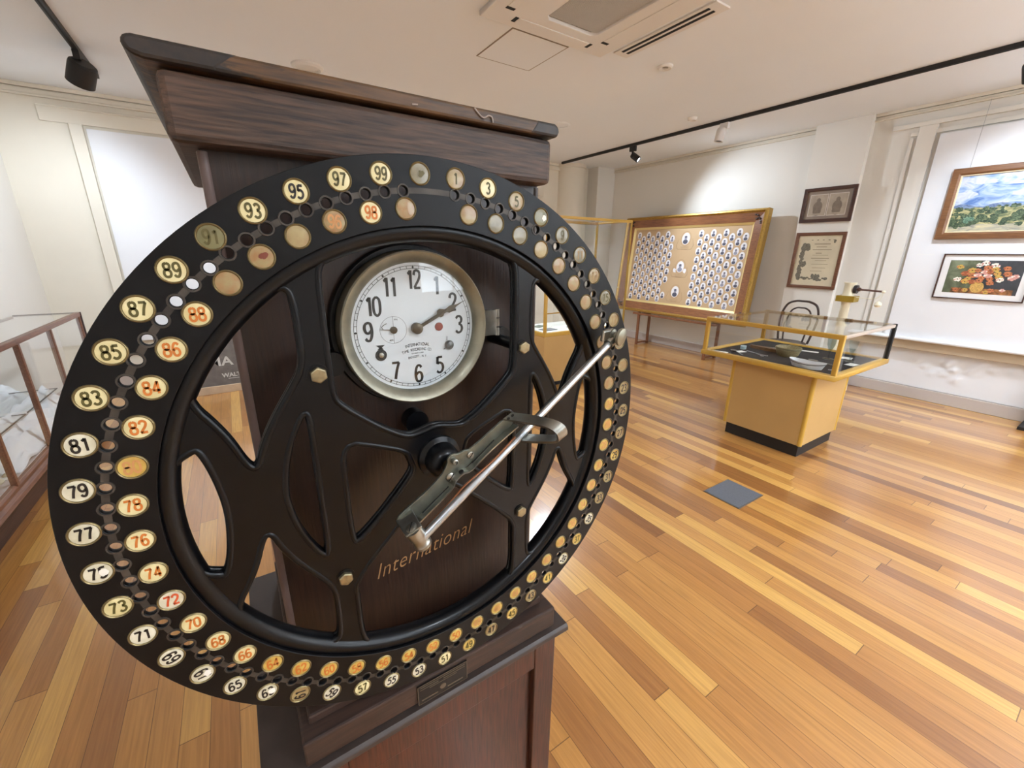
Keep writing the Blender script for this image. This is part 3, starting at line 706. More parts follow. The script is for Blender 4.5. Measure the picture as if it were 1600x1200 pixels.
F_ORNG = facemat('orange stained celluloid', rgb(150, 132, 90), rgb(150, 108, 66), 110)
F_GREY = facemat('grey aged celluloid', rgb(138, 132, 108), rgb(112, 102, 78), 70)
F_AMB = facemat('amber celluloid', rgb(208, 178, 92), rgb(180, 140, 62), 60)
I_BLK = P('black numeral ink', rgb(34, 26, 20), 0.5)
I_OLV = P('olive numeral ink', rgb(84, 76, 34), 0.5)
I_ORG = P('orange numeral ink', rgb(196, 112, 44), 0.5)
I_RED = P('red numeral ink', rgb(200, 84, 44), 0.5)
I_FNT = P('faint numeral ink', rgb(150, 118, 70), 0.5)
I_FOR = P('faint orange ink', rgb(194, 138, 84), 0.5)
M_TORN = P('torn paper patch', rgb(236, 230, 220), 0.7)
def ofdisc(n):
    """face, ink, numeral, rotation, extra"""
    if n % 2:
        if n == 101: return F_GREY, I_FNT, '', 0, 'smudge'
        if n in (1,): return F_TAN, I_OLV, '1', 0, None
        if n == 3: return F_CREAM, I_OLV, '3', 0, None
        if n == 5: return F_TAN, I_OLV, '5', 0, None
        if n == 7: return F_OLIVE, I_OLV, '', 0, 'torn'
        if n == 9: return F_GREY, I_OLV, '9', 0, None
        if n < 23: return F_TAN if n % 4 == 1 else F_GREY, I_OLV if n == 15 else I_FNT, str(n), 0, None
        if n in (35, 39): return F_WHITE, I_BLK, str(n), -0.6, None
        if n < 49: return (F_AMB if n in (29, 37, 41, 45) else F_TAN), I_BLK if n in (23, 25, 27, 29, 31, 33, 43, 47) else I_OLV, str(n), 0, None
        if n == 59: return F_WHITE, I_BLK, '59', -0.9, None
        if n == 61: return F_TAN, I_BLK, '61', 1.35, None
        if n == 63: return F_WHITE, I_BLK, '63', 0, 'torn'
        if n == 67: return F_WHITE, I_BLK, '67', -1.3, 'torn'
        if n == 69: return F_WHITE, I_BLK, '69', -1.25, None
        if n == 55: return F_WHITE, I_BLK, '55', -0.25, None
        if n == 75: return F_WHITE, I_BLK, '75', 0, 'torn'
        if n == 91: return F_OLIVE, I_OLV, '91', 0, None
        if n in (65, 71, 77, 79, 81, 53): return F_WHITE, I_BLK, str(n), 0, None
        if n in (73, 87, 89, 93, 97, 99, 83, 85, 57, 51, 49): return F_AMB if n in (49,) else F_CREAM, I_OLV, str(n), 0, None
        return F_CREAM, I_BLK, str(n), 0, None
    if n in (98, 88, 86, 84): return F_CREAM, I_ORG, str(n), 0, None
    if n == 72: return F_WHITE, I_RED, '72', 0, None
    if n in (82, 78, 76, 74): return F_CREAM, I_ORG, str(n), 0, None
    if n == 80: return F_AMB, I_FOR, '80', 0, None
    if 50 <= n <= 70: return F_AMB if n < 66 else F_CREAM, I_ORG, str(n), 0, None
    if 24 <= n < 50: return F_AMB, I_FOR, str(n), 0, None
    if n >= 90: return (F_ORNG if n != 94 else F_TAN), I_FOR, ('96' if n == 96 else ''), 0, ('stain' if n == 92 else None)
    return (F_TAN if n in (2, 8) else (F_GREY if n in (4, 6) else F_ORNG)), I_FNT, '', 0, None
M_STAIN = P('dark red stain', rgb(112, 52, 36), 0.5)
for n in range(1, 102):
    face, ink, s, rot, extra = ofdisc(n)
    a = ang(n); rad = RO if n % 2 else RI_
    if n == 101: a = ang(101)
    b = bmesh.new()
    lathe(b, [(0.0001, 0.0009), (RD*0.6, 0.0008), (RD*0.86, 0.0004)], RX, 28, mi=0, cap=False)
    lathe(b, [(RD*0.84, 0.0), (RD*0.86, 0.0012), (RD*0.93, 0.0018), (RD, 0.0012), (RD*1.03, -0.0002)], RX, 28, mi=1, cap=False)
    if s: digits(b, s, RD*0.98, RX @ Matrix.Translation((0, 0, 0.0012)) @ Matrix.Rotation(rot, 4, 'Z'), wt=0.10, mi=2, xs=0.82, gap=0.10)
    if extra in ('torn', 'smudge', 'stain'):
        rnd = random.Random(n)
        for q in range(1 if extra == 'torn' else 4):
            c = (0.35*RD*(1 if extra == 'torn' else rnd.uniform(-1, 1)), RD*0.5*(rnd.uniform(-0.4, .4) if extra != 'torn' else -0.1)); rr2 = RD*(0.36 if extra == 'torn' else rnd.uniform(.12, .26))
            pts = [(c[0]+rr2*rnd.uniform(.65, 1.1)*math.cos(2*PI*i/11), c[1]+rr2*rnd.uniform(.65, 1.1)*math.sin(2*PI*i/11)) for i in range(11)]
            fc = b.faces.new([b.verts.new(RX @ Vector((p[0], p[1], 0.0014+0.0001*q))) for p in pts]); fc.material_index = 3
    o = obj('number_disc', b, [face, M_RING, ink, {'torn': M_TORN, 'stain': M_STAIN}.get(extra, I_OLV)], wheel, smooth=True, ang=50, loc=(X0+rad*math.sin(a), YP-0.0003, Z0+rad*math.cos(a)))

# ---- rim flange and cast spider
rim = obj('wheel_rim', lathe(bmesh.new(), [(0.334+0.0150*math.cos(2*PI*k/20), 0.0165*math.sin(2*PI*k/20)) for k in range(21)], Matrix.Translation((X0, 0.568, Z0)) @ RX, 160, cap=False), M_BLACKW, wheel, smooth=True, ang=60)
ys = 0.560; th = 0.012
def mir(pts, mx=False, my=False): return [((-x if mx else x), (-y if my else y)) for x, y in pts]
def rimarc(a0, a1, rr=0.316, n=14):
    return [(rr*math.sin(math.radians(a0+(a1-a0)*i/n)), rr*math.cos(math.radians(a0+(a1-a0)*i/n))) for i in range(n+1)]
def rim_to(p0, p1, rr=0.316, n=14):
    a0 = math.degrees(math.atan2(p0[0], p0[1])); a1 = math.degrees(math.atan2(p1[0], p1[1]))
    if a1-a0 > 180: a1 -= 360
    if a0-a1 > 180: a1 += 360
    return rimarc(a0, a1, rr, n)
A_ = [(-.3000, .086), (-.2935, .0875), (-.2870, .070), (-.2805, .036), (-.2776, 0), (-.2805, -.036), (-.2870, -.070), (-.2935, -.0875), (-.3000, -.086)]+rim_to((-.305, -.074), (-.305, .074), .3260, 8)
B_ = [(-.2436, .0474), (-.2510, .0574), (-.2616, .0894), (-.2760, .1174), (-.2860, .1330)]+rim_to((-.285, .147), (-.188, .262), .3270, 8)+[(-.1756, .2640), (-.1728, .2444), (-.1720, .2124), (-.1716, .1850), (-.1756, .1634), (-.1846, .1484), (-.2026, .1214), (-.2176, .0974), (-.2296, .0724), (-.2366, .0514)]
C_ = [(-.1775, .1110), (-.1730, .100), (-.1730, .05), (-.1730, -.05), (-.1730, -.100), (-.1775, -.1110), (-.1866, -.1010), (-.2010, -.070), (-.2110, -.035), (-.2150, 0), (-.2110, .035), (-.2010, .070), (-.1866, .1010)]
E_ = rim_to((-.134, .288), (.134, .288), .3260, 24)+[(.1440, .276), (.1436, .20), (.1436, .125), (.1336, .1084), (.0856, .0664), (.0480, .0430)]+[(.052*math.sin(math.radians(q)), .052*math.cos(math.radians(q))) for q in (30, 0, -30)]+[(-.0480, .0430), (-.0856, .0664), (-.1336, .1084), (-.1436, .125), (-.1436, .20), (-.1440, .276)]
F_ = [(-.1405, .0594), (-.0886, .0394), (-.0500, .0215), (-.0450, .004), (-.0400, -.012), (-.0556, -.0326), (-.0986, -.0776), (-.1306, -.1046), (-.1400, -.1036), (-.1412, -.02)]
G_ = [(-.1436, -.175), (-.1116, -.1380), (-.0420, -.0720), (-.0250, -.0560), (0, -.0510), (.0250, -.0560), (.0420, -.0720), (.1116, -.1380), (.1436, -.175), (.1436, -.20), (.1440, -.270)]+rim_to((.134, -.288), (-.134, -.288), .3260, 24)+[(-.1440, -.270), (-.1436, -.20)]
holes = []
for H in (A_, C_): holes += [H, mir(H, True)]
for H in (B_,): holes += [H, mir(H, True), mir(H, False, True), mir(H, True, True)]
holes += [E_, G_, F_, mir(F_, True)]
holes = [chaikin(h, 2) for h in holes]
def orient(p):
    s = sum(p[i][0]*p[(i+1) % len(p)][1]-p[(i+1) % len(p)][0]*p[i][1] for i in range(len(p)))
    return p if s < 0 else p[::-1]
b = curve_sheet([circ(0.336, 160)]+[orient(h) for h in holes], th/2, 0.0015)
b.transform(Matrix.Translation((X0, ys+th/2, Z0)) @ RX)
for h in holes:                                     # rounded cast lip along every opening
    tube(b, [(X0+x, ys+0.0012, Z0+y) for x, y in h], 0.0046, 8, closed=True)
    tube(b, [(X0+x, ys+0.012, Z0+y) for x, y in h], 0.0040, 8, closed=True)
obj('cast_spider', b, M_BLACKW, wheel, smooth=True, ang=60)
for (u, v) in ((-.157, .157), (.157, .157), (-.157, -.157), (.157, -.157)):
    b = bmesh.new(); cyl(b, (X0+u, ys+0.002, Z0+v), (X0+u, ys-0.0025, Z0+v), 0.0135, 28)
    bo = obj('bolt_boss', b, M_BLACKW, wheel, smooth=True)
    b = bmesh.new(); lathe(b, [(0.0105, 0.002), (0.0108, 0.0075), (0.0092, 0.009), (0.0001, 0.0092)], Matrix.Translation((X0+u, ys, Z0+v)) @ RX @ Matrix.Rotation(0.4*u*7, 4, 'Z'), 6)
    obj('hex_bolt', b, M_BOLT, bo, bevel=0.0008)
# stand-off posts behind the wheel to the case
for (u, v) in ((-.157, .157), (.157, .157), (-.157, -.157), (.157, -.157)):
    b = bmesh.new(); cyl(b, (X0+u, ys+th, Z0+v), (X0+u, YC, Z0+v), 0.010, 20); obj('standoff_post', b, M_BLACKW, clock, smooth=True)
# hub
b = lathe(bmesh.new(), [(0.036, -0.006), (0.034, 0.006), (0.027, 0.010), (0.026, 0.016), (0.0255, 0.026), (0.022, 0.033), (0.016, 0.037), (0.0115, 0.0375), (0.010, 0.034), (0.0001, 0.034)], Matrix.Translation((X0, ys, Z0)) @ RX, 48)
hub = obj('wheel_hub', b, M_BLACKW, wheel, smooth=True)
b = bmesh.new(); cyl(b, (X0, ys+0.1, Z0), (X0, 0.497, Z0), 0.0085, 28)
shaft = obj('lever_shaft', b, P('oily brass shaft', rgb(96, 84, 58), 0.35, metal=0.8), clock, smooth=True)

# ---- registering lever, in its own frame: s along the rod, t across, y towards the room
aL = math.radians(64.5); dS = Vector((math.sin(aL), 0, math.cos(aL))); dT = Vector((-math.cos(aL), 0, math.sin(aL)))
def LP(s, t, y): return Vector((X0, 0, Z0)) + dS*s + dT*t + Vector((0, y, 0))
lever = obj('lever_bracket', prism(bmesh.new(), chaikin([(-.103, -.004), (-.101, -.020), (-.088, -.023), (-.020, -.012), (.012, -.004), (.060, .000), (.116, .004), (.116, .026), (.036, .017), (.028, .022), (.016, .024), (.010, .030), (.000, .029), (-.004, .021), (-.022, .010), (-.060, .004), (-.096, .002)], 1), lambda p, t: LP(p[0], p[1], 0.501-0.004*t)), P('greenish aged plate', rgb(112, 114, 104), 0.42, metal=0.85, var=0.2, scale=50), clock, bevel=0.0008)
# angled flange with its slot
b = bmesh.new()
fl = [(-.085, -.021), (-.022, -.010), (-.008, -.002), (.006, .000), (.020, -.004), (.060, .003), (.114, .007)]
def flange(bm, s_t, y0, y1, th_):
    for i in range(len(s_t)-1):
        (s0, t0), (s1, t1) = s_t[i], s_t[i+1]
        v = [bm.verts.new(LP(s0, t0, y0)), bm.verts.new(LP(s1, t1, y0)), bm.verts.new(LP(s1, t1, y1)), bm.verts.new(LP(s0, t0, y1)),
             bm.verts.new(LP(s0, t0-th_, y0)), bm.verts.new(LP(s1, t1-th_, y0)), bm.verts.new(LP(s1, t1-th_, y1)), bm.verts.new(LP(s0, t0-th_, y1))]
        for q in ((0, 1, 2, 3), (7, 6, 5, 4), (0, 4, 5, 1), (3, 2, 6, 7), (0, 3, 7, 4), (1, 5, 6, 2)): bm.faces.new([v[k] for k in q])
flange(b, cr(fl, 4), 0.497, 0.4845, 0.0022)
obj('bracket_flange', b, M_NICKEL, lever, smooth=True, ang=30)
b = bmesh.new()
for s0, s1, t0 in ((-.070, -.020, -.0165), (.026, .072, -.0005)):
    prism(b, [(s0, t0-.0006+ (0 if s0 < 0 else 0)), (s1, t0+.0085-.0006), (s1, t0+.0085+.0004), (s0, t0+.0004)], lambda p, t: LP(p[0], p[1]+.0008, 0.4925-0.0018*t))
cyl(b, LP(.006, .0016, .4905), LP(.006, -.001, .4905), 0.0036, 16)
obj('flange_slot', b, M_BLK, lever)
b = bmesh.new(); tube(b, cr([LP(-.078, -.026, .474), LP(-.03, -.017, .474), LP(.0, -.010, .474), LP(.05, -.009, .477), LP(.10, -.002, .48)], 5), 0.0016, 8)
obj('leaf_spring', b, P('copper leaf spring', rgb(150, 100, 72), 0.35, metal=0.85), lever, smooth=True)
def screw(s, t, y, r, parent, mat=M_NICKEL, ax=None):
    m = (Matrix.Translation(LP(s, t, y)) @ RX) if ax is None else ax
    b = lathe(bmesh.new(), [(r, -0.001), (r, 0.0016), (r*0.8, 0.0026), (0.0001, 0.0028)], m, 24)
    o = obj('screw_head', b, mat, parent, smooth=True)
    b = bmesh.new(); bx(b, -r*0.95, r*0.95, -0.0007, 0.0007, 0.0016, 0.0030, M=m @ Matrix.Rotation(0.9, 4, 'Z')); obj('screw_slot', b, M_BLK, o)
screw(-.010, .0000, .497, .0068, lever); screw(.031, .0095, .497, .0055, lever)
b = lathe(bmesh.new(), [(0.0045, -0.001), (0.0045, 0.007), (0.0028, 0.008), (0.0025, 0.005), (0.0001, 0.005)], Matrix.Translation(LP(.006, .0195, .497)) @ RX, 20); obj('set_pin', b, M_NICKEL, lever, smooth=True)
# pivot barrel at the near end
def frame_t(s, t, y):
    m = Matrix.Identity(4); ex = dS; ez = dT; ey = ez.cross(ex)
    for i in range(3): m[i][0] = ex[i]; m[i][1] = ey[i]; m[i][2] = ez[i]; m[i][3] = LP(s, t, y)[i]
    return m
mt_ = frame_t(-.092, -.042, .466)
b = lathe(bmesh.new(), [(0.009, 0), (0.0118, 0.002), (0.0122, 0.007), (0.0110, 0.009), (0.0110, 0.020), (0.0122, 0.022), (0.0122, 0.036), (0.0001, 0.037)], mt_, 36)
barrel = obj('pivot_barrel', b, M_NICKEL, lever, smooth=True)
b = bmesh.new(); prism(b, [(-.104, .478-.02), (-.080, .455), (-.078, .500), (-.104, .500)], lambda p, t: LP(p[0], -.006+.0030*t, p[1])); obj('barrel_arm', b, M_NICKEL, lever, bevel=0.002)
screw(0, 0, 0, .0078, barrel, ax=frame_t(-.092, -.004, .466))
# the rod
pA, pB = LP(-.092, -.026, .462), LP(.362, .0035, .520)
b = bmesh.new(); cyl(b, pA, pB, 0.0063, 28); rod = obj('lever_rod', b, P('polished nickel rod', rgb(176, 180, 184), 0.28, metal=1.0, var=0.06, scale=80), clock, smooth=True)
dR = (pB-pA).normalized()
b = bmesh.new(); cyl(b, pB-dR*0.014, pB+dR*0.004, 0.0092, 28); obj('rod_collar', b, M_NICKEL, rod, smooth=True, ang=40)
# knob with its pin and guard
kc = Vector((X0+.3235, 0, Z0+.1690)); kd = Vector((0.25, -1, -0.12)).normalized()
kb = kc+Vector((0, .524, 0))
q = kd.to_track_quat('Z', 'Y').to_matrix().to_4x4()
b = lathe(bmesh.new(), [(0.0001, -0.012), (0.004, -0.010), (0.0045, 0.000), (0.010, 0.001), (0.0105, 0.006), (0.006, 0.009), (0.0055, 0.015), (0.0135, 0.0165), (0.0160, 0.020), (0.0152, 0.0235), (0.010, 0.026), (0.0001, 0.0268)], Matrix.Translation(kb) @ q, 36)
knob = obj('lever_knob', b, M_BEZEL, rod, smooth=True)
b = bmesh.new(); bx(b, -0.030, 0.006, -0.010, 0.010, -0.003, 0.004, M=Matrix.Translation(kb) @ q)
obj('knob_guard', b, M_NICKEL, rod, bevel=0.003)
# guide strap: a long loop standing forward round the rod
b = bmesh.new()
path = [(.497, .026), (.46, .0235), (.430, .018), (.418, .009), (.417, -.004), (.424, -.013), (.45, -.018), (.497, -.022)]
pp = cr(path, 6); W2 = 0.0088; T = 0.0040
prev = None
for i, (y, t) in enumerate(pp):
    y2, t2 = pp[min(i+1, len(pp)-1)]; y1, t1 = pp[max(i-1, 0)]
    dy, dt = y2-y1, t2-t1; qn = math.hypot(dy, dt); ny, nt = dt/qn, -dy/qn
    sc_ = .110+(0.497-y)*0.42
    v = [b.verts.new(LP(sc_+sg*W2, t+nt*T*k, y+ny*T*k)) for sg, k in ((-1, 0), (1, 0), (1, -1), (-1, -1))]
    if prev:
        for k in range(4): b.faces.new([prev[k], prev[(k+1) % 4], v[(k+1) % 4], v[k]])
    else: b.faces.new(v)
    prev = v
b.faces.new(prev[::-1])
strap = obj('guide_strap', b, M_NICKEL, lever, smooth=True, ang=40)
for s_ in (.106, .114):
    b = lathe(bmesh.new(), [(0.0026, 0), (0.0026, 0.001), (0.0001, 0.0014)], frame_t(s_, .0265, .488), 12); obj('strap_rivet', b, M_WORN, strap)

# ================================================================== SHOWCASES
def sheet(bm, a, b_, c, d, mi=0):
    q = bm.faces.new([bm.verts.new(v) for v in (a, b_, c, d)]); q.material_index = mi
def panes(name, parent, x0, x1, y0, y1, z0, z1, top=True, back=True, t=0.005):
    """five separate glass panes"""
    L = [(x0, x0+t, y0, y1, z0, z1), (x1-t, x1, y0, y1, z0, z1), (x0+t, x1-t, y0, y0+t, z0, z1)]
    if back: L.append((x0+t, x1-t, y1-t, y1, z0, z1))
    if top: L.append((x0, x1, y0, y1, z1, z1+t))
    for l in L: obj(name, box(*l), M_GLASS, parent)

# ---- table showcase on a pedestal
tc = thing('table_showcase', 'mustard yellow pedestal showcase with shallow glass top holding metal tableware', 'display case', (3.87, 1.60, 0))
DX0, DX1, DY0, DY1, DZ0, DZ1 = 3.375, 4.375, 1.095, 2.105, 0.690, 0.990
obj('toe_kick', box(3.47, 4.05, 1.25, 1.83, 0, 0.105), P('black toe kick', rgb(24, 22, 22), 0.5), tc)
obj('pedestal', box(3.452, 4.072, 1.232, 1.852, 0.10, 0.69), M_YELP, tc)
for (x, y) in ((3.452, 1.232), (3.452, 1.852), (4.072, 1.232), (4.072, 1.852)):
    b = bmesh.new(); xx = x+(.011 if x < 3.7 else -.011); yy = y+(.011 if y < 1.5 else -.011); cyl(b, (xx, yy, 0.099), (xx, yy, 0.685), 0.0175, 20)
    obj('corner_trim', b, M_YEL, tc, smooth=True)
b = curve_sheet([[(DX0, DY0), (DX1, DY0), (DX1, DY1), (DX0, DY1)], [(DX0+.04, DY0+.04), (DX1-.04, DY0+.04), (DX1-.04, DY1-.04), (DX0+.04, DY1-.04)][::-1]], 0.016, 0.004)
b.transform(Matrix.Translation((0, 0, DZ0-0.004))); obj('lower_frame', b, M_YEL, tc)
obj('display_deck', box(DX0+.03, DX1-.03, DY0+.03, DY1-.03, DZ0-0.004, DZ0+0.004), M_CLOTHB, tc)
def bar(name, p0, p1, r, mat, parent, bev=0.004):
    x0, x1 = sorted((p0[0], p1[0])); y0, y1 = sorted((p0[1], p1[1])); z0, z1 = sorted((p0[2], p1[2]))
    return obj(name, box(x0-r, x1+r, y0-r, y1+r, z0-r, z1+r), mat, parent, bevel=bev)
rF = 0.0165
bar('top_rail', (DX0+rF, DY0+rF, DZ1-rF), (DX0+rF, DY1-rF, DZ1-rF), rF, M_YEL, tc, 0.006)
bar('top_rail', (DX1-rF, DY0+rF, DZ1-rF), (DX1-rF, DY1-rF, DZ1-rF), rF*.8, M_BRASS, tc, 0.006)
bar('top_rail', (DX0+rF*3, DY0+rF, DZ1-rF), (DX1-rF*3, DY0+rF, DZ1-rF), rF*.8, P('pale aluminium', rgb(196, 182, 168), 0.4, metal=0.3), tc, 0.006)
bar('top_rail', (DX0+rF*3, DY1-rF, DZ1-rF), (DX1-rF*3, DY1-rF, DZ1-rF), rF*.6, M_BRASS, tc)
for (x, y, m_) in ((DX0+rF, DY0+rF, M_YEL), (DX0+rF, DY1-rF, M_YEL), (DX1-rF, DY0+rF, M_DARKGAP), (DX1-rF, DY1-rF, M_BRASS)):
    bar('corner_post', (x, y, DZ0+.01), (x, y, DZ1-rF), rF*0.95, m_, tc, 0.005)
panes('glass_pane', tc, DX0+.012, DX1-.012, DY0+.012, DY1-.012, DZ0+.02, DZ1-.004)
# objects in it
zt = DZ0+0.0042
def card(name, label, x, y, sx, sy, rot, mat=M_PAPER, z=zt, th_=0.0015, cat='card', group=None):
    b = box(-sx/2, sx/2, -sy/2, sy/2, 0, th_)
    o = obj(name, b, mat); o.location = (x, y, z); o.rotation_euler = (0, 0, rot); return tag(o, label, cat, group)
card('caption_card', 'long white card at the table showcase front, before the cloudy bowl', 3.43, 1.66, 0.05, 0.17, 0.05)
card('caption_card', 'white caption card nearest the right front corner of the table showcase', 3.43, 1.27, 0.05, 0.16, -0.05)
card('caption_card', 'white caption card at the left front corner of the table showcase', 3.46, 1.99, 0.05, 0.13, 0.3)
card('caption_card', 'small white card beside the glass in the table showcase', 4.15, 1.30, 0.09, 0.07, 0.2)
card('caption_card', 'small white card near the right pane of the table showcase', 3.93, 1.19, 0.10, 0.06, -0.1)
card('caption_card', 'white card at the back of the table showcase behind the metal dish', 4.16, 1.58, 0.05, 0.13, 0.3)
# oval lidded wooden bowl
M_BOXW = wood('pale bent wood', rgb(120, 108, 76), rgb(168, 156, 118), 'x', 0.5)
t = thing('glass_bowl', 'cloudy greenish round bowl on black felt inside the table showcase', 'bowl', (3.80, 1.60, zt))
b = lathe(bmesh.new(), [(0.0001, 0), (0.060, 0), (0.078, 0.015), (0.090, 0.055), (0.094, 0.078), (0.090, 0.078), (0.085, 0.055), (0.072, 0.018), (0.0001, 0.010)], Matrix.Translation((3.80, 1.60, zt)), 40)
obj('bowl_body', b, M_BOXW, t, smooth=True)
b = lathe(bmesh.new(), [(0.0935, 0.062), (0.0965, 0.064), (0.0965, 0.072), (0.094, 0.073)], Matrix.Translation((3.80, 1.60, zt)), 40, cap=False); obj('rim_band', b, P('dull pewter', rgb(128, 122, 96), 0.4, metal=0.4), t, smooth=True)
# boat-shaped white dish
t = thing('enamel_dish', 'long white kidney dish with dark rim line in the table showcase', 'dish', (3.52, 1.335, zt))
b = bmesh.new(); rings = []
for (sc_, z) in ((0.72, 0.0), (0.80, 0.004), (1.0, 0.052), (0.985, 0.052), (0.80, 0.012), (0.72, 0.008)):
    rings.append([b.verts.new((3.52+0.062*sc_*math.sin(a)*(1), 1.335+0.125*sc_*math.cos(a)+0.0*z, zt+z+0.006*math.cos(2*a)*(z > .04))) for a in [2*PI*k/36 for k in range(36)]])
for r1, r2 in zip(rings[:-1], rings[1:]):
    for k in range(36): b.faces.new([r1[k], r1[(k+1) % 36], r2[(k+1) % 36], r2[k]])
b.faces.new(rings[0]); b.faces.new(rings[-1][::-1])
obj('dish_body', b, P('white enamel', rgb(214, 214, 216), 0.3, coat=0.4), t, smooth=True)
b = bmesh.new(); tube(b, [(3.52+0.0605*math.sin(a), 1.335+0.122*math.cos(a), zt+0.040+0.006*math.cos(2*a)) for a in [2*PI*k/36 for k in range(36)]], 0.0022, 6, closed=True); obj('rim_line', b, M_BLK, t, smooth=True)
# stemmed glass, beaker
M_STEMG = glassmat('thick drinking glass', (0.86, 0.90, 0.90))
def stemglass(x, y, label, h=0.19):
    b = lathe(bmesh.new(), [(0.0001, 0), (0.040, 0.001), (0.040, 0.004), (0.006, 0.012), (0.005, 0.05), (0.012, 0.07), (0.028, 0.12), (0.034, h), (0.031, h), (0.025, 0.12), (0.009, 0.078), (0.0001, 0.072)], Matrix.Translation((x, y, zt)), 28)
    tag(obj('stemmed_glass', b, M_STEMG, smooth=True), label, 'glass')
stemglass(3.98, 1.37, 'tall clear stemmed glass near the right corner of the table showcase')
stemglass(4.03, 1.24, 'clear stemmed glass seen through the right pane of the table showcase', 0.17)
# flat metal things
M_STEEL = P('tarnished steel', rgb(150, 150, 148), 0.3, metal=0.9)
def instrument(name, label, x, y, L, rot, kind, mat=M_STEEL, cat='instrument'):
    b = bmesh.new(); m = Matrix.Translation((x, y, zt)) @ Matrix.Rotation(rot, 4, 'Z')
    if kind == 'forceps':
        for s_ in (-1, 1):
            tube(b, [m @ Vector(p) for p in cr([(-L/2, s_*0.018, .004), (-L/4, s_*0.010, .004), (0, 0, .005), (L/3, -s_*.004, .004), (L/2, -s_*.001, .003)], 5)], 0.0028, 8)
            tube(b, [m @ Vector((-L/2+0.012*math.cos(a), s_*0.020+0.011*math.sin(a), .004)) for a in [2*PI*k/14 for k in range(14)]], 0.0022, 6, closed=True)
    elif kind == 'spoon':
        tube(b, [m @ Vector(p) for p in cr([(-L/2, 0, .003), (0, 0, .006), (L/3, 0, .004)], 5)], 0.003, 8)
        lathe(b, [(0.0001, 0.002), (0.018, 0.004), (0.024, 0.010), (0.022, 0.010), (0.0001, 0.005)], m @ Matrix.Translation((L/2.3, 0, 0)) @ Matrix.Diagonal((1.5, 1, 1, 1)), 24)
    elif kind == 'case':
        prism(b, chaikin([(-L/2, -.02), (L/2, -.026), (L/2, .026), (-L/2, .02)], 2), lambda p, t_: m @ Vector((p[0], p[1], 0.0+0.026*t_)))
    elif kind == 'ring':
        tube(b, [m @ Vector((L/2*math.cos(a), L/3*math.sin(a), .006)) for a in [2*PI*k/24 for k in range(24)]], 0.005, 8, closed=True)
    return tag(obj(name, b, mat, smooth=True, ang=50), label, cat)
instrument('forceps', 'steel forceps lying left of the cloudy bowl in the table showcase', 3.66, 1.79, 0.20, 1.2, 'forceps')
instrument('scissors', 'steel scissors with loop handles at the back left of the table showcase', 3.98, 1.90, 0.20, 1.9, 'forceps')
instrument('metal_spoon', 'dull metal spoon near the left front of the table showcase', 3.55, 1.88, 0.16, 1.0, 'spoon', cat='spoon')
instrument('metal_spoon', 'dull metal spoon lying behind the white kidney dish', 3.78, 1.33, 0.17, 1.4, 'spoon', cat='spoon')
M_LEATH = P('worn brown leather', rgb(112, 82, 56), 0.6, var=0.2, scale=40)
instrument('wooden_case', 'long brown instrument case left of the cloudy bowl', 3.87, 1.82, 0.26, 1.5, 'case', M_LEATH, 'case')
instrument('metal_ring', 'grey oval metal ring behind the white kidney dish', 3.72, 1.44, 0.12, 1.5, 'ring', cat='ring')
instrument('blue_tin', 'small pale blue tin at the left of the table showcase', 3.76, 1.95, 0.08, 0.4, 'case', P('pale blue tin', rgb(150, 176, 182), 0.4), 'tin')

instrument('metal_spoon', 'small steel spoon at the back right of the table showcase', 4.05, 1.70, 0.13, 0.4, 'spoon', cat='spoon')
instrument('forceps', 'thin forceps beside the right front corner post of the table showcase', 3.66, 1.20, 0.14, 0.2, 'forceps')
card('caption_card', 'tilted white card behind the cloudy bowl in the table showcase', 4.02, 1.78, 0.07, 0.10, 0.5)
card('caption_card', 'small white card left of the long brown case in the table showcase', 3.62, 1.90, 0.09, 0.06, -0.3)

# ---- tall showcase behind the clock
ts = thing('tall_showcase', 'tall glass showcase with mustard yellow frame and base standing behind the clock', 'display case', (3.445, 3.95, 0))
TX0, TX1, TY0, TY1, TZ = 2.815, 4.075, 3.65, 4.24, 1.875
obj('toe_kick', box(TX0+.03, TX1-.03, TY0+.05, TY1-.03, 0, 0.06), M_CLOTHB, ts)
obj('cabinet', box(TX0+.003, TX1-.003, TY0+.003, TY1, 0.06, 0.60), M_YELP, ts)
obj('deck_rail', box(TX0-.004, TX1+.004, TY0-.004, TY1, 0.60, 0.645), M_YEL, ts, bevel=0.006)
obj('display_deck', box(TX0+.02, TX1-.02, TY0+.02, TY1-.02, 0.645, 0.65), M_PAPER, ts)
for (x, y, m_, r) in ((TX0+.013, TY0+.013, M_YEL, .016), (TX1-.010, TY0+.010, M_BRASS, .010), (TX0+.012, TY1-.012, M_YEL, .012), (TX1-.012, TY1-.012, M_BRASS, .012)):
    bar('corner_post', (x, y, 0.645), (x, y, TZ-.02), r, m_, ts)
bar('top_rail', (TX0+.014, TY0+.014, TZ-.014), (TX1-.014, TY0+.014, TZ-.014), .014, M_YEL, ts)
bar('top_rail', (TX0+.014, TY1-.014, TZ-.014), (TX1-.014, TY1-.014, TZ-.014), .014, M_BRASS, ts)
bar('top_rail', (TX0+.014, TY0+.04, TZ-.014), (TX0+.014, TY1-.04, TZ-.014), .012, M_BRASS, ts)
bar('top_rail', (TX1-.012, TY0+.04, TZ-.012), (TX1-.012, TY1-.04, TZ-.012), .010, M_BRASS, ts)
bar('middle_rail', (TX0+.02, TY0+.014, 0.86), (TX1-.02, TY0+.014, 0.86), .007, M_BRASS, ts)
obj('top_panel', box(TX0+.02, TX1-.02, TY0+.02, TY1-.02, TZ-.03, TZ-.026), M_ALU, ts) if False else None
panes('glass_pane', ts, TX0+.008, TX1-.008, TY0+.008, TY1-.008, 0.65, TZ-.008)
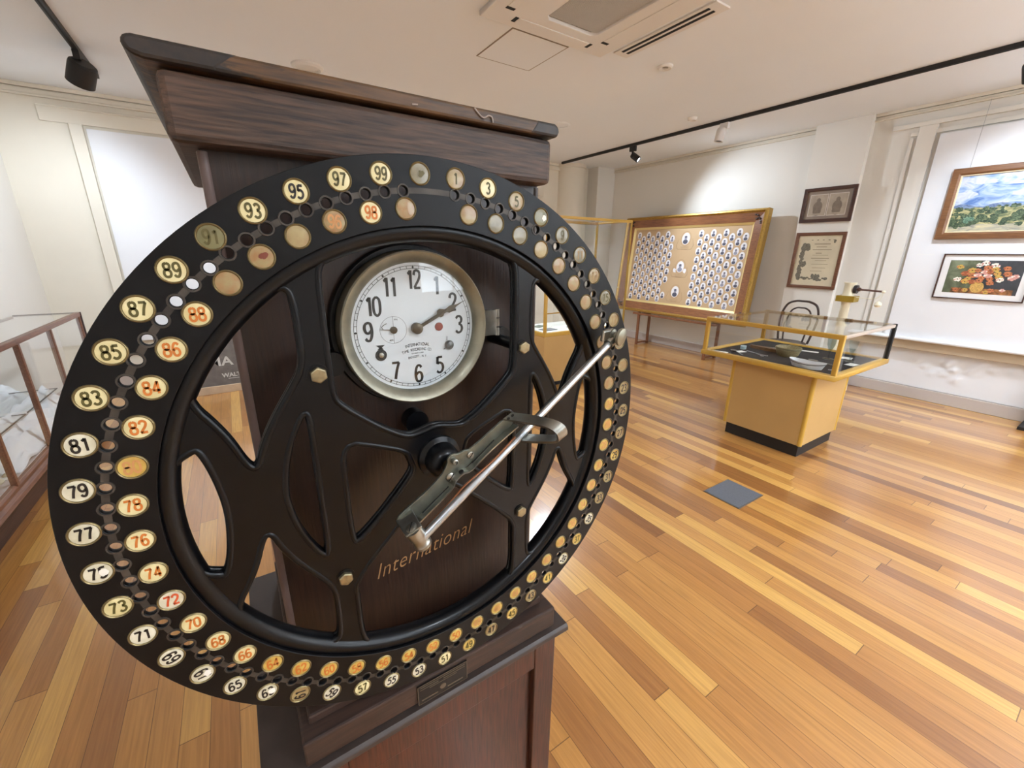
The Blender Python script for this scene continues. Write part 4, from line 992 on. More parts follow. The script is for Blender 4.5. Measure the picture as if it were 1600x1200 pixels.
for z in (1.10, 1.28):
    obj('glass_shelf', box(TX0+.03, TX1-.03, TY0+.03, TY1-.04, z, z+.006), P('glass shelf edge', rgb(150, 168, 164), 0.2) if False else M_GLASS, ts)
for k, (x, y, sx, sy, r, lab, mt__) in enumerate(((2.98, 3.80, .18, .13, .1, 'open album with grey photo at the left of the tall showcase deck', P('grey photo print', rgb(120, 120, 124), 0.5, var=0.4, scale=30)),
        (3.18, 3.84, .13, .17, -.2, 'pale letter lying flat in the middle left of the tall showcase deck', M_PAPER), (3.37, 3.80, .16, .11, .3, 'grey blue booklet lying in the tall showcase deck', P('grey blue booklet cover', rgb(96, 110, 126), 0.6, var=0.3, scale=40)),
        (3.02, 4.03, .15, .10, .4, 'small booklet at the back left of the tall showcase deck', P('faded green booklet', rgb(120, 130, 116), 0.6, var=0.3, scale=40)), (3.60, 3.86, .14, .18, .05, 'cream sheet at the right of the tall showcase deck', P('cream sheet', rgb(224, 214, 190), 0.7)))):
    card('display_booklet' if k else 'photo_album', lab, x, y, sx, sy, r, mt__, z=0.6502, th_=0.006, cat='booklet' if k else 'album')

# ---- brown glass case at the left
lc = thing('glass_floor_case', 'brown wood framed glass case at the left edge holding white cloth and shells', 'display case', (-1.39, 3.3, 0))
LX0, LX1, LY0, LY1, LZ = -1.595, -1.17, 0.9, 5.17, 0.965
obj('plinth', box(LX0, -1.225, LY0, LY1-.06, 0, 0.15), wood('dark brown plinth', rgb(58, 34, 22), rgb(84, 52, 34), 'y', 0.5), lc)
b = bmesh.new()
prism(b, [(LX0, .15), (-1.195, .15), (-1.165, .165), (-1.150, .185), (-1.158, .200), (-1.175, .212), (-1.172, .235), (-1.185, .248), (LX0, .248)], lambda p, t_: (p[0], LY0+(LY1-LY0)*t_, p[1]))
obj('base_moulding', b, M_BROWN, lc)
obj('display_deck', box(LX0+.02, -1.20, LY0+.03, LY1-.03, 0.248, 0.252), P('pale grey lining', rgb(206, 196, 192), 0.8), lc)
for y in (1.4, 2.0, 2.6, 3.21, 3.80, 4.40, LY1-.02):
    bar('post', (-1.185, y, .25), (-1.185, y, LZ-.02), .014, M_BROWN, lc, .003)
bar('top_rail', (-1.185, LY0+.02, LZ-.018), (-1.185, LY1-.02, LZ-.018), .018, M_BROWN, lc, .005)
bar('top_rail', (LX0+.018, LY0+.02, LZ-.018), (LX0+.018, LY1-.02, LZ-.018), .010, M_BROWN, lc, .003)
bar('end_rail', (LX0+.03, LY1-.010, LZ-.006), (-1.18, LY1-.010, LZ-.006), .006, P('dark frame edge', rgb(74, 62, 60), 0.5), lc, .001)
bar('end_rail', (-1.168, LY1+.0, .25), (-1.168, LY1+.0, LZ-.006), .006, P('dark frame edge', rgb(74, 62, 60), 0.5), lc, .001)
obj('glass_pane', box(-1.180, -1.175, LY0+.02, LY1-.01, .25, LZ-.03), M_GLASS, lc)
obj('glass_pane', box(LX0+.02, -1.18, LY0+.02, LY1-.01, LZ-.004, LZ), M_GLASS, lc)
M_EDGE = P('dark glass shelf edge', rgb(58, 68, 70), 0.2)
for (y0, y1, z) in ((2.2, 3.45, .60), (2.2, 3.86, .46), (3.9, 4.5, .46)):
    s_ = obj('glass_shelf', box(-1.55, -1.27, y0, y1, z, z+.006), M_GLASS, lc)
    b = bmesh.new(); bx(b, -1.272, -1.266, y0, y1, z, z+.006); bx(b, -1.55, -1.266, y1, y1+.005, z, z+.006)
    obj('shelf_edge', b, M_EDGE, s_)
# draped cloths
def drape(name, label, x0, x1, y0, y1, zf, amp, seed, nx=26, ny=60):
    rnd = random.Random(seed); ph = [rnd.uniform(0, 6.28) for _ in range(8)]
    b = bmesh.new(); g = []
    for i in range(nx+1):
        r = []
        for j in range(ny+1):
            u = i/nx; v = j/ny; x = x0+(x1-x0)*u; y = y0+(y1-y0)*v
            n_ = math.sin(9*v+5*u+ph[0])+0.7*math.sin(23*v-8*u+ph[1])+0.5*math.sin(14*u+17*v+ph[2])+0.35*math.sin(41*v+11*u+ph[3])+0.3*math.sin(33*u-19*v+ph[4])
            edge = min(1, min(v, 1-v)*8)
            r.append(b.verts.new((x, y, zf(u, v)*edge+amp*abs(n_)*0.35*edge+0.256)))
        g.append(r)
    for i in range(nx):
        for j in range(ny): b.faces.new([g[i][j], g[i+1][j], g[i+1][j+1], g[i][j+1]])
    o = obj(name, b, M_CLOTH, smooth=True, ang=70); sd_ = o.modifiers.new('thick', 'SOLIDIFY'); sd_.thickness = 0.003
    return tag(o, label, 'cloth')
drape('draped_cloth', 'crumpled white cloth heaped high at the wall side of the brown glass case', -1.58, -1.37, 2.5, 4.9, lambda u, v: 0.56*(1-0.75*u)*(0.72+0.28*math.sin(5*v+0.5)), 0.07, 3)
drape('draped_cloth', 'low crumpled white cloth spread along the front pane of the brown glass case', -1.345, -1.20, 3.35, 4.7, lambda u, v: 0.22*(1-u), 0.05, 8, 14, 60)
card('folded_sheet', 'flat white sheet on the floor of the brown glass case near its third post', -1.30, 3.45, .14, .34, .05, M_PAPER, z=.2525, th_=.003, cat='sheet')
card('folded_sheet', 'pinkish paper lying in the brown glass case behind the front moulding', -1.32, 3.05, .16, .20, -.1, P('pinkish paper', rgb(206, 184, 176), 0.8), z=.2525, th_=.003, cat='sheet')
M_SHELL = P('cream shell', rgb(214, 204, 176), 0.6, var=0.1, scale=40)
for k, (x, y, z, r, lab) in enumerate(((-1.27, 3.24, .252, .035, 'largest cream shell on the deck of the brown glass case'), (-1.25, 3.36, .252, .026, 'cream shell beside the flat sheet in the brown glass case'), (-1.30, 3.12, .2556, .022, 'smallest cream shell on the pinkish paper'), (-1.42, 3.3, .606, .045, 'cream shell on the upper glass shelf of the brown case'))):
    b = lathe(bmesh.new(), [(0.0001, 0), (r*.9, 0.0), (r, r*.25), (r*.75, r*.55), (r*.35, r*.75), (0.0001, r*.82)], Matrix.Translation((x, y, z)) @ Matrix.Diagonal((1.0, 1.45, 1, 1)), 18)
    for v in b.verts:
        v.co.x += 0.08*r*math.sin(60*v.co.y+k); v.co.y += 0.08*r*math.sin(70*v.co.x)
    tag(obj('sea_shell', b, M_SHELL, smooth=True), lab, 'shell')

# ---- lettered board leaning at the far wall
sb = thing('lettered_board', 'grey weathered signboard with white capitals low down behind the clock', 'sign', (-0.2, 5.40, 0))
obj('board_foot', box(-0.75, 0.15, 5.36, 5.46, 0, .085), P('pale timber batten', rgb(186, 160, 132), 0.6, var=0.1, scale=12), sb, bevel=0.004)
obj('board', box(-0.75, 0.15, 5.375, 5.40, .085, .70), P('weathered grey paint', rgb(104, 98, 94), 0.7, var=0.22, scale=14), sb)
obj('white_capitals', text_bm('MA', 0.135, plane_y(-0.245, 5.3735, .345), extrude=.0005, xs=1.15, offset=.003), P('chalky white lettering', rgb(196, 194, 188), 0.7), sb)
obj('small_lettering', text_bm('WALT', 0.062, plane_y(-0.165, 5.3735, .190, 0.0), extrude=.0005, offset=.002), P('chalky white lettering', rgb(196, 194, 188), 0.7), sb)
obj('lettering_underline', box(-.20, -.08, 5.3730, 5.3745, .150, .156), P('chalky white lettering', rgb(196, 194, 188), 0.7), sb)

# ================================================================== PICTURES
def pic_frame(name, parent, M, W, H, bw, depth, mat, prof=None, mi=0):
    """mitred frame, local x right, y up, z out; W,H outer"""
    prof = prof or [(0, 0), (0, depth), (bw*.75, depth), (bw, depth*.7), (bw, 0)]
    b = bmesh.new(); cs = [(0, 0, 1, 1), (W, 0, -1, 1), (W, H, -1, -1), (0, H, 1, -1)]
    rings = [[b.verts.new(M @ Vector((cx+sx*p[0], cy+sy*p[0], p[1]))) for p in prof] for cx, cy, sx, sy in cs]
    n = len(prof)
    for i in range(4):
        a, c = rings[i], rings[(i+1) % 4]
        for k in range(n):
            q = b.faces.new([a[k], c[k], c[(k+1) % n], a[(k+1) % n]])
    return obj(name, b, mat, parent)
def quad(M, x0, x1, y0, y1, z, bm=None, mi=0):
    bm = bm or bmesh.new(); sheet(bm, *[M @ Vector(v) for v in ((x0, y0, z), (x1, y0, z), (x1, y1, z), (x0, y1, z))], mi=mi); return bm
def ell(bm, M, cx, cy, rx, ry, z, mi=0, n=14, a0=0, a1=2*PI, jit=0, rnd=None):
    vs = []
    for i in range(n):
        a = a0+(a1-a0)*i/n; k = 1+(rnd.uniform(-jit, jit) if rnd else 0)
        vs.append(bm.verts.new(M @ Vector((cx+rx*k*math.cos(a), cy+ry*k*math.sin(a), z))))
    fc = bm.faces.new(vs); fc.material_index = mi
def wallM(x, y, z, tilt=0.0):      # origin at lower-left as seen from the room; local x -> -Y
    return Matrix.Translation((x, y, z)) @ Matrix.Rotation(tilt, 4, 'Y') @ RXW

# big composite portrait in a wide frame on a low easel
BW, BH = 2.37, 1.54
bigM = wallM(5.83, 5.42, 0.545, math.radians(6.0))
bp = thing('composite_portrait', 'very large brown and gold framed sheet of many small oval portraits', 'framed picture', (5.83, 5.42, 0.545))
bp_root = bp
M_FRW = wood('reddish frame veneer', rgb(112, 66, 38), rgb(158, 104, 62), 'y', 0.35, coat=0.3)
M_GILT = P('gilt moulding', rgb(182, 146, 74), 0.38, metal=0.6, var=0.2, scale=60)
M_GILTL = P('bright gilt slip', rgb(232, 210, 146), 0.35, metal=0.3)
pic_frame('outer_moulding', bp, bigM, BW, BH, .05, .10, M_GILT, [(0, -.02), (0, .07), (.012, .10), (.03, .105), (.04, .085), (.05, .075), (.05, -.02)])
b = bmesh.new()
for k in range(70):       # bead row along the outer moulding
    for yy in (.036, BH-.036): lathe(b, [(0.0001, 0), (.006, .003), (.0001, .008)], bigM @ Matrix.Translation((.06+k*(BW-.12)/69, yy, .088)), 6)
for k in range(46):
    for xx in (.036, BW-.036): lathe(b, [(0.0001, 0), (.006, .003), (.0001, .008)], bigM @ Matrix.Translation((xx, .06+k*(BH-.12)/45, .088)), 6)
tag(obj('bead_row', b, M_GILT, bp), kind='stuff')
IW = BW-.10; IH = BH-.10
pic_frame('frame_veneer', bp, bigM @ Matrix.Translation((.05, .05, 0)), IW, IH, .115, .06, M_FRW, [(0, 0), (0, .072), (.10, .052), (.115, .048), (.115, 0)])
pic_frame('gilt_slip', bp, bigM @ Matrix.Translation((.165, .165, 0)), BW-.33, BH-.33, .03, .04, M_GILTL, [(0, 0), (0, .046), (.03, .022), (.03, 0)])
M_ORN = P('dark carved ornament', rgb(64, 44, 40), 0.5)
for (cx, cy) in ((.13, .13), (BW-.13, .13), (.13, BH-.13), (BW-.13, BH-.13)):
    b = bmesh.new(); rnd = random.Random(int(cx*100+cy))
    sx = 1 if cx < 1 else -1; sy = 1 if cy < .7 else -1
    for k in range(7):
        p = [(-.05, .03), (-.035, -.0), (-.015, -.015), (0, -.045), (.03, -.055), (-.055, .055), (.012, .0)][k]
        lathe(b, [(.016, 0), (.013, .012), (.0001, .017)], bigM @ Matrix.Translation((cx+sx*p[0], cy+sy*p[1], .062)) @ Matrix.Diagonal((1.2, .8, 1, 1)), 10)
    obj('corner_ornament', b, M_ORN, bp, smooth=True)
M_MOUNT = P('tan mount card', rgb(198, 168, 130), 0.7, var=0.04, scale=3)
M_OVAL = P('white oval print', rgb(236, 234, 236), 0.6); M_SEP = P('dark portrait print', rgb(84, 84, 98), 0.7); M_SEPM = P('mid grey portrait print', rgb(150, 150, 164), 0.7); M_LINE = P('brown engraved line', rgb(150, 118, 88), 0.8)
obj('mount', quad(bigM, .18, BW-.18, .18, BH-.18, .015), M_MOUNT, bp)
b = bmesh.new(); AX0, AY0, AW, AH = .19, .19, BW-.38, BH-.38
def bust(bm, cx, cy, s, rnd, big=False):
    ell(bm, bigM, cx, cy, .78*s, s, .0165, 0, 18)
    dx = rnd.uniform(-.05, .05)*s
    ell(bm, bigM, cx+dx*.5, cy-.50*s, .50*s, .40*s, .0172, 1 if rnd.random() > .3 else 2, 10)
    ell(bm, bigM, cx+dx, cy+.10*s, .27*s, .34*s, .0178, 2, 10)
    ell(bm, bigM, cx+dx, cy+.32*s, .28*s, .17*s, .0182, 1, 8)
rnd = random.Random(5)
def field(u0, u1, cols, skip):
    for i in range(cols):
        for j in range(9):
            cx = AX0+AW*(u0+(u1-u0)*(i+.5)/cols); cy = AY0+AH*(.055+(j+(.5 if i % 2 else 0))*.108)
            if i % 2 and j == 8: continue
            if skip(i, j): continue
            bust(b, cx, cy, .055, rnd)
field(.02, .40, 8, lambda i, j: i == 7 and j in (1,))
field(.60, .99, 8, lambda i, j: False)
for (u, v, s) in ((.50, .86, .088), (.495, .50, .085), (.49, .17, .088)): bust(b, AX0+AW*u, AY0+AH*v, s, rnd)
obj('portrait_prints', b, [M_OVAL, M_SEP, M_SEPM], bp)
b = bmesh.new()
for (u, v) in ((.50, .86), (.495, .50), (.49, .17)):
    cx, cy = AX0+AW*u, AY0+AH*v
    tube(b, [bigM @ Vector((cx+.098*math.cos(a)*.9, cy+.108*math.sin(a), .0165)) for a in [2*PI*k/30 for k in range(30)]], .0012, 4, closed=True)
    tube(b, [bigM @ Vector((cx+x, cy+y, .0165)) for x, y in ((-.12, .0), (-.15, -.10), (-.12, -.155), (.12, -.155), (.15, -.10), (.12, 0))], .0012, 4)
    for k in range(3): tube(b, [bigM @ Vector((cx-.075+.012*k, cy-.122-.018*k, .0165)), bigM @ Vector((cx+.075-.012*k, cy-.122-.018*k, .0165))], .0013, 4)
for (u, v) in ((.45, .475), (.54, .475)):
    ell(b, bigM, AX0+AW*u, AY0+AH*v-.03, .030, .035, .0165, 1, 9, jit=.25, rnd=rnd)
obj('engraved_ornament', b, [M_LINE, M_OVAL], bp)
# low easel
el = thing('display_easel', 'low brown timber stand carrying the very large framed portrait sheet', 'easel', (5.85, 4.2, 0))
M_EAS = wood('easel timber', rgb(104, 62, 38), rgb(140, 92, 60), 'z', 0.5)
for y in (3.52, 4.80):
    obj('front_leg', box(5.695, 5.725, y-.02, y+.02, 0, .56), M_EAS, el, bevel=.003)
    obj('back_leg', box(5.97, 6.00, y-.02, y+.02, 0, .50), M_EAS, el, bevel=.003)
    obj('foot_rail', box(5.725, 5.97, y-.015, y+.015, .02, .045), M_EAS, el, bevel=.003)
    obj('support_arm', box(5.70, 6.0, y-.018, y+.018, .50, .535), M_EAS, el, bevel=.003)
obj('ledge_rail', box(5.69, 5.73, 3.40, 4.92, .515, .5449), M_EAS, el, bevel=.003)

# two pictures on the pilaster
def framed(name, label, y0, y1, z0, z1, x, bw, fmat, mat_w=0.0, matc=None, art=None, depth=.022, slip=None):
    t = thing(name, label, 'framed picture', (x, y0, z0))
    W, H = y0-y1, z1-z0; m = wallM(x, y0, z0)
    pic_frame('frame', t, m, W, H, bw, depth, fmat)
    if slip is not None: pic_frame('slip', t, m @ Matrix.Translation((bw, bw, 0)), W-2*bw, H-2*bw, .010, depth*.6, slip)
    if mat_w > 0: obj('mount', quad(m, bw*.9, W-bw*.9, bw*.9, H-bw*.9, .005), matc, t)
    if art: art(t, m, bw+mat_w, W-bw-mat_w, bw+mat_w, H-bw-mat_w)
    return t
M_DKFR = wood('dark mahogany frame', rgb(50, 26, 18), rgb(78, 44, 30), 'y', 0.4, coat=0.2)
M_MDFR = wood('mid brown frame', rgb(92, 56, 38), rgb(120, 78, 54), 'y', 0.45)
M_GMOUNT = P('grey brown mount', rgb(138, 124, 112), 0.8); M_SEPIA = P('faded sepia print', rgb(168, 154, 136), 0.7, var=0.12, scale=14); M_SEPD = P('darker sepia print', rgb(122, 108, 94), 0.7, var=0.15, scale=20); M_EDGEW = P('pale print border', rgb(208, 200, 188), 0.7)
def art_two(t, m, x0, x1, y0, y1):
    mid = (x0+x1)/2
    for k, (a, c) in enumerate(((x0, mid-.004), (mid+.004, x1))):
        b = bmesh.new(); quad(m, a, c, y0, y1, .006, b, 0); quad(m, a+.006, c-.006, y0+.006, y1-.006, .007, b, 1)
        cx = (a+c)/2; h = y1-y0
        b2 = Matrix.Identity(4)
        ell(b, m, cx, y0+h*.72, .022, .028, .0078, 2, 12); ell(b, m, cx, y0+h*.42, .050, .065, .0076, 2, 14); ell(b, m, cx, y0+h*.22, .045, .05, .0075, 2, 12)
        bx(b, a+.02, c-.02, y0+.012, y0+.03, .0074, .0078, 1, M=m)
        obj('portrait_print', b, [M_EDGEW, M_SEPIA, M_SEPD], t)
framed('double_portrait', 'dark framed picture with two faded sepia portraits side by side on the pilaster', 2.728, 2.188, 1.883, 2.270, 6.058, .038, M_DKFR, .035, M_GMOUNT, art_two)
M_CERT = P('aged cream paper', rgb(206, 194, 166), 0.8, var=0.08, scale=5); M_ENG = P('grey engraving', rgb(112, 106, 92), 0.8, var=0.35, scale=60)
def art_cert(t, m, x0, x1, y0, y1):
    b = bmesh.new(); rnd = random.Random(11); W = x1-x0; H = y1-y0
    def e(u, v, r, k=1.0): ell(b, m, x0+u*W, y0+v*H, r*W, r*W*k, .0062+rnd.random()*.0006, 0, 11, jit=.22, rnd=rnd)
    for v in [i/14 for i in range(1, 14)]: e(.10+rnd.uniform(-.02, .03), .05+v*.85, rnd.uniform(.045, .075), rnd.uniform(.8, 1.4))
    for u in [i/12 for i in range(1, 12)]: e(.08+u*.85, .10+rnd.uniform(-.02, .02), rnd.uniform(.035, .06), rnd.uniform(.5, .9))
    for u in (.5, .58, .65): e(u, .16, .05, 1.2)
    e(.20, .80, .10, 1.1); e(.18, .42, .09, 1.0); e(.90, .93, .035, 1.4)
    for u in (.3, .45, .6, .75, .88): e(u, .955, .03, .35)
    obj('engraved_border', b, M_ENG, t)
    b = bmesh.new()
    for k, (v, a, c, th_) in enumerate(((.86, .38, .80, .010), (.80, .45, .72, .006), (.74, .36, .86, .008), (.66, .46, .62, .010), (.62, .38, .80, .005), (.55, .36, .84, .008), (.50, .48, .78, .006), (.42, .40, .84, .005), (.34, .44, .80, .005), (.27, .40, .72, .004))):
        bx(b, x0+a*W, x0+c*W, y0+v*H, y0+v*H+th_, .0058, .0062, M=m)
    obj('script_lines', b, P('faded ink', rgb(142, 130, 108), 0.8), t)
framed('framed_certificate', 'brown framed engraved certificate on cream paper below the double portrait', 2.722, 2.190, 1.108, 1.768, 6.058, .036, M_MDFR, .028, M_CERT, art_cert)

# landscape painting
M_OAKF = wood('oak picture frame', rgb(98, 62, 36), rgb(132, 90, 54), 'y', 0.45, coat=0.15); M_CREAMS = P('cream slip', rgb(222, 206, 170), 0.6)
def paint(name, stops, scale, stretch=(1, 1, 1), rough=.5):
    m, n, l, bb = newmat(name); bb.inputs['Roughness'].default_value = rough
    tc = n.new('ShaderNodeTexCoord'); mp = n.new('ShaderNodeMapping'); mp.inputs['Scale'].default_value = stretch
    ns = n.new('ShaderNodeTexNoise'); ns.inputs['Scale'].default_value = scale; ns.inputs['Detail'].default_value = 6; ns.inputs['Distortion'].default_value = 1.0
    r = n.new('ShaderNodeValToRGB'); e = r.color_ramp.elements; e[0].position, e[0].color = stops[0]; e[1].position, e[1].color = stops[-1]
    for s in stops[1:-1]:
        q = e.new(s[0]); q.color = s[1]
    l.new(tc.outputs['Object'], mp.inputs[0]); l.new(mp.outputs[0], ns.inputs['Vector']); l.new(ns.outputs[0], r.inputs[0]); l.new(r.outputs[0], bb.inputs['Base Color']); return m
PT_SKY = paint('painted sky', [(.35, rgb(84, 116, 170)), (.48, rgb(146, 168, 202)), (.62, rgb(198, 204, 214)), (.72, rgb(160, 160, 184))], 7, (1, 1, 2.2))
PT_HILL = paint('painted blue hills', [(.35, rgb(84, 100, 132)), (.65, rgb(128, 146, 176))], 20)
PT_FIELD = paint('painted pasture', [(.35, rgb(92, 106, 76)), (.5, rgb(156, 152, 106)), (.65, rgb(196, 184, 134))], 16, (1, 1, 2.5))
PT_ROAD = paint('painted pale ground', [(.3, rgb(120, 122, 118)), (.5, rgb(170, 164, 144)), (.7, rgb(206, 192, 150))], 12, (1, 1, 4))
PT_TREE = paint('painted dark trees', [(.35, rgb(36, 52, 40)), (.5, rgb(66, 84, 62)), (.68, rgb(112, 126, 92))], 60)
PT_GUM = paint('painted gum tree', [(.35, rgb(60, 92, 78)), (.5, rgb(96, 130, 108)), (.68, rgb(142, 168, 136))], 70)
PT_CLD = paint('painted cloud', [(.3, rgb(176, 184, 200)), (.7, rgb(210, 212, 216))], 20)
def art_land(t, m, x0, x1, y0, y1):
    W, H = x1-x0, y1-y0; rnd = random.Random(21)
    def P2(u, v): return (x0+u*W, y0+v*H)
    def poly(bm, pts, z, mi):
        fc = bm.faces.new([bm.verts.new(m @ Vector(P2(u, v)+(z,))) for u, v in pts]); fc.material_index = mi
    b = bmesh.new()
    quad(m, x0, x1, y0, y1, .008, b, 0)
    for k in range(10): ell(b, m, *P2(rnd.uniform(.05, .95), rnd.uniform(.62, .97)), rnd.uniform(.05, .11), rnd.uniform(.012, .03), .0083+k*.00003, 6, 16, jit=.2, rnd=rnd)
    hl = [(i/16, .47+.03*math.sin(i*1.3)+.015*math.sin(i*3.1)) for i in range(17)]
    poly(b, [(0, .3)]+hl+[(1, .3)], .0088, 1)
    hl = [(i/16, .42+.02*math.sin(i*2.1+1)) for i in range(17)]
    poly(b, [(0, .0)]+hl+[(1, .0)], .0090, 2)
    poly(b, [(0, 0), (0, .10), (.25, .14), (.5, .13), (.75, .20), (1, .26), (1, 0)], .0092, 3)
    for k in range(190):
        u = rnd.uniform(0, 1); v = rnd.uniform(.12, .45); s = (.012+.035*(0.45-v))
        if .25 < u-.6*v < .32: continue
        ell(b, m, *P2(u, v), s*rnd.uniform(.8, 1.6), s*rnd.uniform(.6, 1.2), .0094+k*.00001, 4, 10, jit=.3, rnd=rnd)
    for k in range(26):
        a = rnd.uniform(0, 2*PI); q = rnd.random()**.5
        ell(b, m, *P2(.80+.13*q*math.cos(a)*.8, .50+.20*q*math.sin(a)), rnd.uniform(.02, .04), rnd.uniform(.014, .03), .0102+k*.00001, 5, 10, jit=.35, rnd=rnd)
    for (u, v) in ((.17, .22), (.55, .25), (.62, .22), (.35, .2)):
        for k in range(5): ell(b, m, *P2(u+rnd.uniform(-.03, .03), v+rnd.uniform(-.03, .03)), .025, .02, .0106+k*.00001, 5 if u < .3 else 4, 10, jit=.3, rnd=rnd)
    obj('painted_scene', b, [PT_SKY, PT_HILL, PT_FIELD, PT_ROAD, PT_TREE, PT_GUM, PT_CLD], t)
framed('landscape_painting', 'brown framed landscape painting with blue cloudy sky and green trees', 1.432, 0.46, 1.668, 2.312, 6.088, .062, M_OAKF, 0, None, art_land, depth=.04, slip=M_CREAMS)

# flower still life
PT_BG = paint('painted dark olive ground', [(.35, rgb(74, 78, 58)), (.5, rgb(96, 102, 78)), (.65, rgb(128, 136, 110))], 6)
PT_BGD = paint('painted slate ground', [(.35, rgb(52, 54, 58)), (.65, rgb(74, 76, 80))], 8)
PT_TAB = paint('painted table reflections', [(.35, rgb(84, 64, 42)), (.5, rgb(132, 88, 54)), (.65, rgb(176, 120, 72))], 14)
FC = {'o': P('painted orange petals', rgb(190, 118, 76), .6, var=.25, scale=90), 'p': P('painted pink petals', rgb(204, 148, 136), .6, var=.2, scale=90), 'w': P('painted white petals', rgb(232, 228, 214), .6, var=.1, scale=90), 'y': P('painted yellow petals', rgb(196, 162, 80), .6, var=.2, scale=90), 'r': P('painted rust petals', rgb(156, 86, 54), .6, var=.2, scale=90)}
M_BASK = P('painted basket', rgb(196, 156, 86), .6, var=.35, scale=120); M_FCEN = P('painted flower centre', rgb(90, 58, 30), .6)
def art_flow(t, m, x0, x1, y0, y1):
    W, H = x1-x0, y1-y0; rnd = random.Random(4)
    b = bmesh.new(); quad(m, x0, x0+W*.42, y0, y1, .0062, b, 0); quad(m, x0+W*.42, x1, y0, y1, .0062, b, 1)
    for k in range(8): ell(b, m, x0+W*(.38+.02*k), y0+H*.55, W*.10, H*.42, .0063+k*.00002, 1 if k > 3 else 0, 16, jit=.1, rnd=rnd)
    quad(m, x0+W*.12, x0+W*.95, y0, y0+H*.16, .0066, b, 2)
    mats = [PT_BG, PT_BGD, PT_TAB, M_BASK, FC['o'], FC['p'], FC['w'], FC['y'], FC['r'], M_FCEN]
    ell(b, m, x0+W*.47, y0+H*.20, W*.095, H*.17, .0070, 3, 20)
    fl = [('w', .44, .86), ('w', .66, .85), ('w', .18, .42), ('y', .17, .80), ('y', .36, .70), ('r', .27, .60), ('o', .44, .70), ('p', .54, .66), ('o', .57, .78), ('y', .72, .62), ('y', .68, .74), ('o', .83, .78), ('o', .86, .62), ('p', .93, .50), ('p', .97, .55), ('o', .38, .55), ('p', .46, .56), ('o', .52, .48), ('y', .33, .44), ('y', .76, .50), ('w', .78, .44), ('o', .64, .46), ('o', .66, .34), ('p', .60, .56), ('r', .40, .36), ('o', .50, .40), ('y', .30, .36), ('w', .52, .92), ('r', .62, .66), ('o', .70, .12), ('p', .86, .14), ('y', .64, .06), ('o', .20, .10), ('y', .34, .10)]
    z = .0074
    for c, u, v in fl:
        mi = {'o': 4, 'p': 5, 'w': 6, 'y': 7, 'r': 8}[c]; R_ = W*rnd.uniform(.045, .062); cx, cy = x0+W*u*.95, y0+H*v
        if v < .16: R_ *= .8
        for k in range(15):
            a = 2*PI*k/8+rnd.random()*.5; q_ = .66 if k < 8 else .34
            ell(b, m, cx+R_*q_*math.cos(a), cy+R_*q_*.8*math.sin(a), R_*.40, R_*.30, z, mi if k % 4 else {4: 8, 5: 6, 6: 5, 7: 4, 8: 4}[mi], 9, jit=.3, rnd=rnd); z += .00001
        ell(b, m, cx, cy, R_*.22, R_*.18, z+.00002, 9 if c in 'oyw' else mi, 8); z += .00004
    obj('painted_flowers', b, mats, t)
framed('flower_painting', 'thin dark framed picture of orange, pink and white flowers in a basket', 1.322, 0.700, 1.098, 1.530, 6.088, .010, M_DKFR, .050, P('white mount board', rgb(232, 230, 228), .7), art_flow, depth=.022)
# hanging wires
b = bmesh.new(); cyl(b, (6.075, 1.33, 2.30), (6.10, 1.33, ZC-.07), .0012, 6); tag(obj('picture_wire', b, P('picture cord', rgb(150, 150, 152), .5)), 'thin cord rising from the landscape painting to the rail', 'cord')
card('wall_caption', 'tiny white caption label on the wall board left of the flower picture', 0, 0, .002, .13, 0).location = (6.087, 1.47, 1.52)

# ================================================================== BENTWOOD CHAIR
ch = thing('bentwood_chair', 'dark bentwood chair with round seat behind the table showcase', 'chair', (5.60, 2.40, 0))
M_BENT = P('dark bentwood', rgb(52, 36, 32), .35, coat=.3)
cx, cy = 5.60, 2.40
obj('seat', lathe(bmesh.new(), [(0.0001, .455), (.18, .455), (.205, .462), (.205, .482), (.195, .488), (.17, .484), (0.0001, .480)], Matrix.Translation((cx, cy, 0)), 40), M_BENT, ch, smooth=True)
def hoop(hw, top, r, x, zb):
    pts = [(x-.02, -hw*.82, zb), (x, -hw*.98, .66), (x+.03, -hw, top-.17), (x+.05, -hw*.80, top-.05), (x+.055, -hw*.4, top-.005), (x+.055, 0, top), (x+.055, hw*.4, top-.005), (x+.05, hw*.80, top-.05), (x+.03, hw, top-.17), (x, hw*.98, .66), (x-.02, hw*.82, zb)]
    b = bmesh.new(); tube(b, [(p[0], cy+p[1], p[2]) for p in cr(pts, 6)], r, 10); return b
obj('back_hoop', hoop(.205, .965, .013, cx+.17, .47), M_BENT, ch, smooth=True)
obj('inner_hoop', hoop(.135, .885, .010, cx+.165, .48), M_BENT, ch, smooth=True)
for (sx, sy) in ((-1, -1), (-1, 1), (1, -1), (1, 1)):
    b = bmesh.new(); tube(b, cr([(cx+sx*.13, cy+sy*.13, .46), (cx+sx*.15, cy+sy*.15, .25), (cx+sx*.19, cy+sy*.18, 0.0)], 5), .014, 10); obj('leg', b, M_BENT, ch, smooth=True)
b = bmesh.new(); tube(b, [(cx+.14*math.cos(a), cy+.14*math.sin(a), .24) for a in [2*PI*k/30 for k in range(30)]], .009, 8, closed=True); obj('leg_ring', b, M_BENT, ch, smooth=True)

